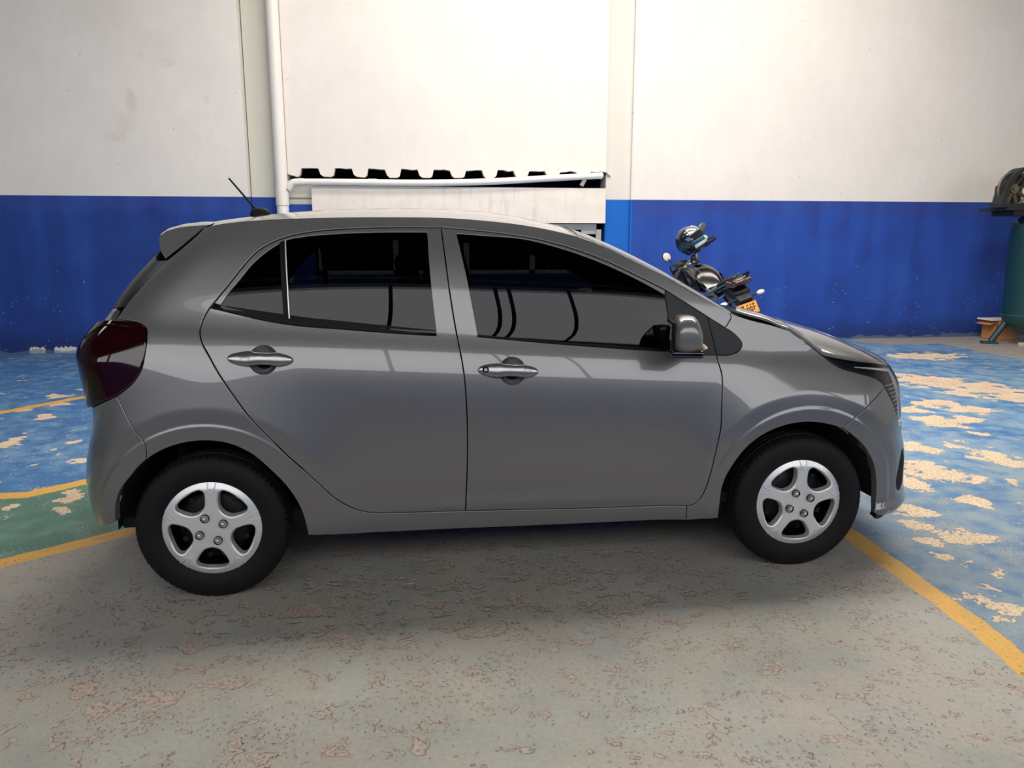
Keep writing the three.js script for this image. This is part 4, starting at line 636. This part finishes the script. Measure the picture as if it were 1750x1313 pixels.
// ---------------------------------------------------------------- motorcycle by the blue wall
const K = {
  black: phys({ color: 0x0a0a0b, roughness: 0.22, clearcoat: 0.8, clearcoatRoughness: 0.08 }), satin: std(0x121314, 0.5), seat: std(0x0c0c0d, 0.65), metal: std(0x8d8f92, 0.35, 0.9), darkMetal: std(0x2a2b2d, 0.45, 0.7), grey: phys({ color: 0x6d7074, roughness: 0.3, metalness: 0.4, clearcoat: 0.5 }), tail: phys({ color: 0x4a0709, roughness: 0.12, clearcoat: 1 }), lens: phys({ color: 0xf1e3d6, roughness: 0.15, clearcoat: 1 }), orange: std(0xe08a30, 0.3),
};
const bike = thing('motorcycle', 'black motorcycle leaning on its side stand, facing the blue wall', 'motorcycle', [3.56, 0, -7.95]);
bike.rotation.order = 'YXZ'; bike.rotation.set(0, 0.11, 0.3);
{
  const wheel = (name, z, w, turn) => {
    const g = new THREE.TorusGeometry(0.25, 0.055 * w, 16, 48); g.scale(1, 1, 1.05); g.rotateY(PI / 2);
    const o = part(name, g, M.rubber, bike); o.position.set(0, 0.306, z); o.rotation.y = turn;
    const sp = []; for (let k = 0; k < 6; k++) { const a = (k / 6) * 2 * PI; sp.push(rod([0, 0.03 * Math.sin(a), 0.03 * Math.cos(a)], [0, 0.21 * Math.sin(a + 0.1), 0.21 * Math.cos(a + 0.1)], 0.016, 8, 0.011)); }
    const rim = new THREE.TorusGeometry(0.207, 0.014, 10, 48); rim.scale(1, 1, 3); rim.rotateY(PI / 2); const hub = new THREE.CylinderGeometry(0.045, 0.045, 0.14, 20); hub.rotateZ(PI / 2);
    part('rim', [rim, hub, ...sp], K.darkMetal, o); const d = new THREE.CylinderGeometry(0.12, 0.12, 0.005, 32); d.rotateZ(PI / 2); d.translate(0.06, 0, 0); part('brake_disc', d, K.metal, o);
  };
  wheel('rear_wheel', 0.34, 1.25, 0); wheel('front_wheel', -1.0, 1.0, 0.35);
  part('fork', [rod([-0.09, 0.31, -1.0], [-0.09, 1.04, -0.62], 0.024), rod([0.09, 0.31, -1.0], [0.09, 1.04, -0.62], 0.024), rod([-0.09, 0.7, -0.8], [0.09, 0.7, -0.8], 0.03), rbox(0.24, 0.045, 0.08, 0.015, [0, 1.05, -0.61])], K.darkMetal, bike);
  part('front_mudguard', sheet(24, 8, (u, v) => { const a = lerp(0.5, 2.5, u), w = (v - 0.5) * 0.13, r = 0.335 - 8 * w * w; return [w, 0.306 + r * Math.sin(a), -1.0 - r * Math.cos(a)]; }), K.black, bike);
  part('head_lamp', [ball(0, 0.98, -0.8, 0.13, 0.1, 0.12), ball(0, 1.08, -0.76, 0.1, 0.08, 0.07)], K.black, bike);
  part('engine', [rbox(0.28, 0.28, 0.34, 0.05, [0, 0.42, -0.28]), rod([0, 0.5, -0.42], [0, 0.74, -0.5], 0.075, 20), ...[0, 1, 2, 3, 4].map((k) => rbox(0.19, 0.01, 0.17, 0.004, [0, 0.56 + k * 0.032, -0.44 - k * 0.012], [-0.35, 0, 0])), rod([-0.17, 0.4, -0.2], [0.17, 0.4, -0.2], 0.09, 24), rod([-0.15, 0.42, -0.38], [0.15, 0.42, -0.38], 0.08, 24)], K.darkMetal, bike);
  part('frame', [tube([[0, 1.0, -0.6], [-0.1, 0.86, -0.3], [-0.12, 0.7, 0.02], [-0.1, 0.45, 0.08]], 0.022), tube([[0, 1.0, -0.6], [0.1, 0.86, -0.3], [0.12, 0.7, 0.02], [0.1, 0.45, 0.08]], 0.022), tube([[0, 0.95, -0.6], [-0.06, 0.5, -0.56], [-0.08, 0.26, -0.3], [-0.1, 0.3, 0.05]], 0.02), tube([[0, 0.95, -0.6], [0.06, 0.5, -0.56], [0.08, 0.26, -0.3], [0.1, 0.3, 0.05]], 0.02), rod([-0.1, 0.4, 0.05], [-0.11, 0.31, 0.36], 0.025), rod([0.1, 0.4, 0.05], [0.11, 0.31, 0.36], 0.025), tube([[-0.1, 0.8, 0.0], [-0.11, 0.92, 0.25], [-0.08, 0.98, 0.45]], 0.016), tube([[0.1, 0.8, 0.0], [0.11, 0.92, 0.25], [0.08, 0.98, 0.45]], 0.016), rod([-0.13, 0.36, 0.34], [-0.12, 0.82, 0.12], 0.022), rod([0.13, 0.36, 0.34], [0.12, 0.82, 0.12], 0.022), rod([-0.13, 0.28, -0.05], [-0.28, -0.085, 0.02], 0.012)], K.satin, bike);
  part('exhaust', [tube([[0.1, 0.5, -0.5], [0.13, 0.25, -0.42], [0.15, 0.22, -0.1], [0.16, 0.3, 0.2]], 0.02), rod([0.16, 0.3, 0.16], [0.18, 0.47, 0.6], 0.042, 20, 0.05)], K.darkMetal, bike);
  // tank: rounded, high in front, cut in at the knees
  const section = (s) => ({ z: lerp(-0.5, 0.05, s), top: 0.985 + 0.205 * Math.sin(PI * Math.pow(clamp(0.08 + s * 0.9, 0, 1), 0.9)) ** 0.62 - 0.12 * s * s, w: 0.105 + 0.055 * Math.sin(PI * (0.1 + 0.62 * s)) - 0.05 * sm((s - 0.6) / 0.4), bot: 0.9 - 0.03 * s });
  const tank = part('fuel_tank', sheet(40, 40, (u, v) => { const q = section(u), t = v * 2 * PI, c = Math.cos(t), sn = Math.sin(t), k = u < 0.06 ? Math.sqrt(u / 0.06) : u > 0.93 ? Math.sqrt((1 - u) / 0.07) : 1, mid = (q.top + q.bot) / 2, hh = (q.top - q.bot) / 2; return [q.w * k * Math.sign(c) * Math.abs(c) ** 0.7 * (sn > 0 ? 1 - 0.25 * sn * sn : 1), mid + hh * k * Math.sign(sn) * Math.abs(sn) ** 0.75, q.z]; }), K.black, bike);
  part('tank_line', [tube([[-0.12, 1.15, -0.36], [-0.145, 1.1, -0.2], [-0.125, 1.0, 0.0]], 0.004), tube([[-0.07, 1.19, -0.36], [-0.09, 1.165, -0.18], [-0.075, 1.06, 0.0]], 0.0035), rbox(0.06, 0.004, 0.008, 0.0015, [-0.02, 1.196, -0.2])], K.grey, tank, 'pale contour lines');
  part('cap', new THREE.CylinderGeometry(0.04, 0.042, 0.012, 24).translate(0, 1.193, -0.28), K.darkMetal, tank);
  for (const s of [-1, 1]) part('tank_shroud', sheet(20, 12, (u, v) => [s * (0.135 + 0.055 * Math.sin(PI * u) * Math.sin(PI * v) + 0.02), lerp(0.82, 1.09 - 0.1 * Math.abs(u - 0.4), v), lerp(-0.58, -0.1, u) + 0.1 * (1 - v)], s < 0), K.black, bike);
  // seat, tail, lights, plate
  const seatAt = (u) => [[-0.02, 0.94, 0.14], [0.12, 0.925, 0.155], [0.22, 0.945, 0.15], [0.28, 1.03, 0.13], [0.36, 1.065, 0.12], [0.5, 1.085, 0.1]];
  const sc = smooth(seatAt().map((p) => [...p]), 0.02, 3), al = (u) => { const t = u * (sc.length - 1), i = Math.min(sc.length - 2, Math.floor(t)); return sc[i].map((a, k) => lerp(a, sc[i + 1][k], t - i)); };
  part('seat', sheet(30, 20, (u, v) => { const [z, y, w] = al(u), t = lerp(-0.3, PI + 0.3, v), k = Math.min(1, Math.sqrt(u / 0.05), Math.sqrt((1 - u) / 0.06 + 1e-6)); return [w * k * Math.cos(t), y - 0.05 + 0.055 * k * Math.sin(t), z]; }, true), K.seat, bike);
  part('tail_cowl', sheet(30, 24, (u, v) => { const z = lerp(0.08, 0.6, u), t = v * 2 * PI, w = lerp(0.15, 0.1, u) * Math.min(1, Math.sqrt((1 - u) / 0.05 + 1e-6)), y = lerp(0.88, 1.035, u), h = lerp(0.07, 0.045, u) * Math.min(1, Math.sqrt((1 - u) / 0.05 + 1e-6)); return [w * Math.cos(t), y + h * Math.sin(t), z]; }), K.black, bike);
  part('side_panel', [rbox(0.02, 0.15, 0.22, 0.008, [-0.14, 0.86, 0.14], [0.35, 0, 0]), rbox(0.02, 0.15, 0.22, 0.008, [0.14, 0.86, 0.14], [0.35, 0, 0]), rbox(0.016, 0.022, 0.34, 0.006, [-0.135, 0.985, 0.33], [-0.3, 0.08, 0])], K.grey, bike, 'grey side panels');
  part('tail_light', [rbox(0.19, 0.045, 0.07, 0.015, [0, 1.03, 0.58], [0.25, 0, 0]), rbox(0.05, 0.05, 0.13, 0.014, [-0.095, 1.015, 0.52], [0.2, 0.25, 0]), rbox(0.05, 0.05, 0.13, 0.014, [0.095, 1.015, 0.52], [0.2, -0.25, 0])], K.tail, bike, 'red tail light');
  part('grab_rail', [tube([[-0.12, 1.0, 0.28], [-0.135, 1.05, 0.42], [-0.11, 1.09, 0.58], [-0.06, 1.1, 0.62]], 0.012), tube([[0.12, 1.0, 0.28], [0.135, 1.05, 0.42], [0.11, 1.09, 0.58], [0.06, 1.1, 0.62]], 0.012), rod([0.05, 1.06, 0.6], [0.055, 1.115, 0.66], 0.012)], K.black, bike);
  part('rear_mudguard', [sheet(16, 10, (u, v) => { const z = lerp(0.3, 0.72, u), w = lerp(0.13, 0.085, u) * (v * 2 - 1); return [w - 0.03 * u, lerp(0.97, 0.73, u ** 1.2) + 0.02 * (1 - (v * 2 - 1) ** 2), z]; }), rbox(0.2, 0.14, 0.24, 0.04, [-0.01, 0.92, 0.44], [0.5, 0, 0]), rbox(0.16, 0.1, 0.1, 0.02, [-0.05, 0.845, 0.62], [0.5, 0, 0])], K.satin, bike);
  const pc = document.createElement('canvas'); pc.width = 512; pc.height = 232; const x = pc.getContext('2d'); x.fillStyle = '#eea23c'; x.fillRect(0, 0, 512, 232); x.strokeStyle = '#6a4514'; x.lineWidth = 5; x.strokeRect(8, 8, 496, 216); x.fillStyle = '#1d1208'; x.font = 'bold 205px sans-serif'; x.textAlign = 'center'; x.textBaseline = 'middle'; x.save(); x.translate(256, 112); x.scale(0.62, 1.05); x.fillText('I07\u00b766F', 0, 0); x.restore();
  const ct = new THREE.CanvasTexture(pc); ct.colorSpace = THREE.SRGBColorSpace; ct.magFilter = THREE.LinearFilter;
  const pl = part('licence_plate', rbox(0.26, 0.122, 0.003, 0.0012, [0, 0, 0]), K.orange, bike, 'yellow-orange licence plate'); pl.position.set(-0.09, 0.768, 0.712); pl.rotation.x = -0.35;
  part('plate_print', new THREE.PlaneGeometry(0.254, 0.116).translate(0, 0, 0.0022), std(0xffffff, 0.45, 0, { map: ct }), pl);
  for (const [px, s] of [[-0.29, -1], [0.135, 1]]) { const b = part('indicator', [ball(px, 0.875, 0.65, 0.045, 0.024, 0.026)], K.lens, bike, 'clear indicator lamp'); part('stalk', rod([-0.05 + s * 0.05, 0.87, 0.62], [px - s * 0.03, 0.873, 0.64], 0.011), K.satin, b); }
  // steered handlebar with grips, levers, mirrors, cockpit
  part('handlebar', [tube([[-0.27, 1.08, -0.36], [-0.16, 1.135, -0.46], [0.0, 1.15, -0.58], [0.14, 1.26, -0.55], [0.27, 1.325, -0.5]], 0.013, 40), rbox(0.16, 0.06, 0.09, 0.02, [0.0, 1.14, -0.57], [0, 0.5, 0.35])], K.metal, bike);
  part('grip', rod([-0.30, 1.065, -0.34], [-0.18, 1.125, -0.44], 0.021, 16), K.seat, bike); part('grip', rod([0.24, 1.31, -0.515], [0.37, 1.37, -0.46], 0.02, 16), K.seat, bike);
  part('lever', [tube([[0.2, 1.3, -0.55], [0.28, 1.345, -0.57], [0.385, 1.385, -0.53]], 0.007), tube([[-0.16, 1.14, -0.5], [-0.24, 1.1, -0.45], [-0.33, 1.06, -0.4]], 0.007)], K.darkMetal, bike);
  part('cockpit', [ball(-0.01, 1.17, -0.66, 0.09, 0.05, 0.05), rbox(0.07, 0.05, 0.06, 0.014, [0.17, 1.29, -0.55], [0, 0, 0.4]), rbox(0.06, 0.05, 0.06, 0.014, [-0.13, 1.145, -0.48], [0, 0, 0.4]), ball(0.09, 1.2, -0.55, 0.03, 0.05, 0.03), tube([[-0.14, 1.13, -0.5], [-0.2, 1.02, -0.62], [-0.08, 0.92, -0.66]], 0.009), tube([[0.14, 1.24, -0.56], [0.08, 1.1, -0.7], [0.05, 0.95, -0.64]], 0.009), tube([[-0.05, 1.14, -0.56], [-0.18, 1.2, -0.6], [-0.1, 1.0, -0.7]], 0.008)], K.satin, bike);
  part('cockpit_fittings', [ball(0.125, 1.215, -0.53, 0.022, 0.055, 0.022), ball(0.02, 1.165, -0.52, 0.03, 0.02, 0.02), ball(-0.05, 1.15, -0.5, 0.025, 0.018, 0.02), ball(0.075, 1.17, -0.52, 0.02, 0.02, 0.02)], K.metal, bike);
  for (const [c, a, tilt] of [[[-0.225, 1.325, -0.545], [-0.15, 1.15, -0.49], -0.6], [[0.285, 1.515, -0.56], [0.17, 1.3, -0.54], 0.45]]) {
    const mm = part('rear_view_mirror', ball(0, 0, 0, 0.068, 0.052, 0.016), K.black, bike); mm.position.set(...c); mm.rotation.set(0.1, 0.35, tilt);
    part('mirror_glass', ball(0, 0, 0.007, 0.061, 0.046, 0.0115), c[0] < 0 ? K.lens : K.grey, mm); part('mirror_stalk', rod([0, 0, 0], V3(...a).sub(V3(...c)).applyEuler(new THREE.Euler(0.1, 0.35, tilt).clone()).toArray().map((q, i) => V3(...a).sub(V3(...c)).applyQuaternion(new THREE.Quaternion().setFromEuler(new THREE.Euler(0.1, 0.35, tilt)).invert()).toArray()[i]), 0.006), K.satin, mm);
  }
}
// helmet hung on the raised mirror
{
  bike.updateMatrixWorld(true);
  const w = bike.localToWorld(V3(0.118, 1.43, -0.575)), h = thing('motorcycle_helmet', 'dark full-face helmet with white chin hung on the motorcycle mirror', 'helmet', [w.x, w.y - 0.02, w.z]);
  h.rotation.order = 'YXZ'; h.rotation.set(0.1, -0.18 - 0.25, 0.55);
  const R = (az, el, off) => { const c = Math.cos(el), X = c * Math.cos(az), Y = Math.sin(el), Z = c * Math.sin(az), chin = X > 0 && Y < 0.1 ? 0.045 * X * sm((0.1 - Y) / 0.5) : 0, k = 1 + off; return [(X * 0.165 + chin) * k, (Y > 0 ? Y * 0.165 : Y * 0.15) * k, Z * 0.132 * k]; };
  const patch = (a0, a1, e0, e1, off, n = 24) => sheet(n, n, (u, v) => R(lerp(a0, a1, u), lerp(e0, e1, v), off * Math.min(1, 8 * u, 8 * (1 - u), 8 * v, 8 * (1 - v))), true);
  part('shell', sheet(48, 28, (u, v) => R(u * 2 * PI, lerp(-0.95, PI / 2, v), 0), true), phys({ color: 0x0e1830, roughness: 0.2, clearcoat: 1 }), h, 'dark blue glossy shell');
  part('neck_roll', sheet(40, 10, (u, v) => { const a = u * 2 * PI, b = v * 2 * PI, p = R(a, -0.95, 0), k = 1 + 0.1 * Math.cos(b); return [p[0] * k, p[1] + 0.014 * Math.sin(b), p[2] * k]; }), K.seat, h);
  part('face_opening', patch(-1.25, 1.25, -0.16, 0.42, 0.02), M.liner, h);
  part('visor', patch(-1.35, 1.35, 0.34, 1.06, 0.055), phys({ color: 0xa9b0b2, roughness: 0.12, metalness: 0.55, clearcoat: 1 }), h, 'raised silvery visor');
  part('chin_bar', patch(-1.4, 1.4, -0.78, -0.2, 0.022), M.white, h, 'white chin bar');
  part('chin_vent', patch(-0.35, 0.35, -0.36, -0.14, 0.05), K.satin, h);
  for (const s of [-1, 1]) { part('side_band', patch(s > 0 ? 0.5 : -1.5, s > 0 ? 1.5 : -0.5, -0.46, -0.12, 0.036), std(0x0f4a66, 0.3), h, 'blue-green side band'); part('band_stripe', patch(s > 0 ? 0.42 : -0.52, s > 0 ? 0.52 : -0.42, -0.5, -0.1, 0.04), std(0x6fd0b0, 0.35), h); const b = new THREE.CylinderGeometry(0.022, 0.022, 0.012, 20); b.rotateX(PI / 2); b.translate(0.01, 0.028, s * 0.131); part('visor_hinge', b, K.metal, h); }
}
// ---------------------------------------------------------------- air compressor, box and boards in the right corner
{
  const green = phys({ color: 0x153c3c, roughness: 0.42, clearcoat: 0.3, clearcoatRoughness: 0.3 }), paleGreen = std(0x3f6660, 0.5), guard = std(0x1d2022, 0.55), wheelMat = std(0x7d7462, 0.5, 0.6), rust = std(0x5f5140, 0.6, 0.4);
  const t = thing('air_compressor', 'dark green upright air compressor with spoked flywheel and guard', 'compressor', [8.17, 0, -9.2]);
  const tank = part('tank', turned([[0.001, 0.14], [0.12, 0.155], [0.22, 0.195], [0.29, 0.26], [0.325, 0.34], [0.335, 0.42], [0.335, 1.52], [0.325, 1.6], [0.29, 1.66], [0.22, 1.7], [0.12, 1.725], [0.001, 1.73]], 64), green, t, 'dark green upright tank'); tank.position.x = 0.1;
  part('weld_band', [new THREE.TorusGeometry(0.336, 0.006, 8, 64).rotateX(PI / 2).translate(0, 1.575, 0), new THREE.TorusGeometry(0.336, 0.005, 8, 64).rotateX(PI / 2).translate(0, 0.4, 0)], paleGreen, tank);
  for (const a of [PI + 0.35 - 0.7, PI + 0.35 + 1.4, PI + 0.35 + 3.5]) { const c = Math.cos(a), s = -Math.sin(a), leg = part('leg', [rod([0.1 + 0.27 * c, 0.32, 0.27 * s], [0.1 + 0.44 * c, 0.03, 0.44 * s], 0.04, 8), rbox(0.2, 0.03, 0.12, 0.008, [0.1 + 0.46 * c, 0.016, 0.46 * s], [0, a, 0])], green, t); leg.castShadow = true; }
  part('platform', [box(-0.62, 0.62, 1.765, 1.80, -0.26, 0.24), box(-0.48, 0.52, 1.70, 1.77, -0.2, 0.18)], guard, t);
  // belt guard: bent flat bar, cross bars
  const arc = smooth([[-0.685, 1.80], [-0.655, 1.95], [-0.60, 2.12], [-0.53, 2.22], [-0.44, 2.285], [-0.2, 2.3], [0.1, 2.27], [0.5, 2.15]], 0.02), gm = mesher();
  { const N = arc.length, ids = []; for (let i = 0; i < N; i++) { const a = arc[Math.max(0, i - 1)], b = arc[Math.min(N - 1, i + 1)], l = Math.hypot(b[0] - a[0], b[1] - a[1]), nx = -(b[1] - a[1]) / l, ny = (b[0] - a[0]) / l, th = 0.05, P = (o, z) => [arc[i][0] - nx * o, arc[i][1] - ny * o, z]; ids.push([[P(0, 0.2), [nx, ny, 0]], [P(0, 0.02), [nx, ny, 0]], [P(th, 0.02), [-nx, -ny, 0]], [P(th, 0.2), [-nx, -ny, 0]]].map(([p, n]) => gm.v(p, n))); const f = [[P(0, 0.2), [0, 0, 1]], [P(th, 0.2), [0, 0, 1]], [P(0, 0.02), [0, 0, -1]], [P(th, 0.02), [0, 0, -1]]].map(([p, n]) => gm.v(p, n)); ids[i].push(...f); }
    for (let i = 0; i < N - 1; i++) { const a = ids[i], b = ids[i + 1]; gm.quad(a[0], b[0], b[1], a[1]); gm.quad(a[3], a[2], b[2], b[3]); gm.quad(a[4], a[5], b[5], b[4]); gm.quad(a[6], b[6], b[7], a[7]); } }
  const gd = part('belt_guard', gm.done(), guard, t, 'black bent flywheel guard'); part('guard_base', box(-0.69, 0.55, 1.80, 1.85, 0.0, 0.22), guard, gd);
  const fly = part('flywheel', [new THREE.TorusGeometry(0.208, 0.016, 12, 64).translate(0, 0, 0), new THREE.CylinderGeometry(0.215, 0.215, 0.04, 64, 1, true).rotateX(PI / 2)], wheelMat, t, 'dusty spoked flywheel'); fly.position.set(-0.46, 2.035, 0.1);
  for (let k = 0; k < 9; k++) { const a = (k / 9) * 2 * PI + 0.2, c = Math.cos(a), s = Math.sin(a), g = rbox(0.16, 0.04, 0.012, 0.004); g.rotateX(0.45); g.rotateZ(a); g.translate(0.125 * c, 0.125 * s, 0); part('spoke', g, rust, fly); }
  part('hub', [new THREE.CylinderGeometry(0.058, 0.058, 0.06, 32).rotateX(PI / 2), new THREE.CylinderGeometry(0.03, 0.03, 0.1, 24).rotateX(PI / 2)], wheelMat, fly);
  part('pump', [rbox(0.26, 0.3, 0.2, 0.03, [-0.34, 1.95, -0.12]), ...[0, 1, 2, 3, 4, 5].map((k) => rbox(0.2, 0.012, 0.2, 0.004, [-0.2, 2.1 + 0.024 * k, -0.12])), rod([-0.42, 2.035, 0.08], [-0.42, 2.035, -0.1], 0.035)], guard, t);
  part('motor', [rod([0.34, 1.95, -0.2], [0.34, 1.95, 0.06], 0.13, 32), rod([0.34, 1.95, 0.06], [0.34, 1.95, 0.12], 0.05, 24)], paleGreen, t);
  part('drive_belt', [tube([[-0.42, 2.25, 0.1], [0.34, 2.005, 0.1]], 0.008, 2, 6), tube([[-0.42, 1.82, 0.1], [0.34, 1.895, 0.1]], 0.008, 2, 6)], M.rubber, t);
  const card = texture(128, 128, (i, j, o) => { const k = 1 + 0.07 * n2(i * 0.05, j * 0.4) + 0.05 * n2(i * 0.3, j * 0.02); o[0] = 0.75 * k; o[1] = 0.52 * k; o[2] = 0.33 * k; }), cm = std(0xffffff, 0.85, 0, { map: card });
  const b = thing('cardboard_box', 'brown cardboard box beside the green compressor leg', 'box', [8.33, 0, -9.8]);
  part('side', [box(-0.145, 0.165, 0, 0.27, 0.135, 0.14), box(-0.145, 0.165, 0, 0.27, -0.14, -0.135), box(-0.145, -0.14, 0, 0.27, -0.14, 0.14), box(0.16, 0.165, 0, 0.27, -0.14, 0.14), box(-0.145, 0.165, 0, 0.006, -0.14, 0.14)], cm, b);
  part('flap', [rbox(0.12, 0.005, 0.27, 0.002, [-0.195, 0.235, 0], [0, 0, 0.35]), rbox(0.3, 0.005, 0.08, 0.002, [0.01, 0.238, 0.165], [0.7, 0, 0])], cm, b); part('label_patch', [box(-0.055, 0.045, 0.2, 0.235, 0.1402, 0.1412)], std(0xd8c4b0, 0.8), b); part('tape_strip', box(-0.03, 0.0, 0.06, 0.18, 0.1402, 0.1412), std(0xb58262, 0.6), b);
  const w = thing('white_board', 'thin white board lying on top of the cardboard box', 'board', [8.30, 0.283, -9.8]); part('board', rbox(0.40, 0.022, 0.3, 0.004), std(0xe4dcd0, 0.7), w);
  const p = thing('floor_plank', 'pale plank on the floor under the green compressor', 'plank', [8.2, 0, -9.02]); part('plank', rbox(0.62, 0.05, 0.07, 0.006, [0.12, 0.026, 0]), std(0xb9b4a8, 0.8), p);
}
renderer.render(scene, camera);
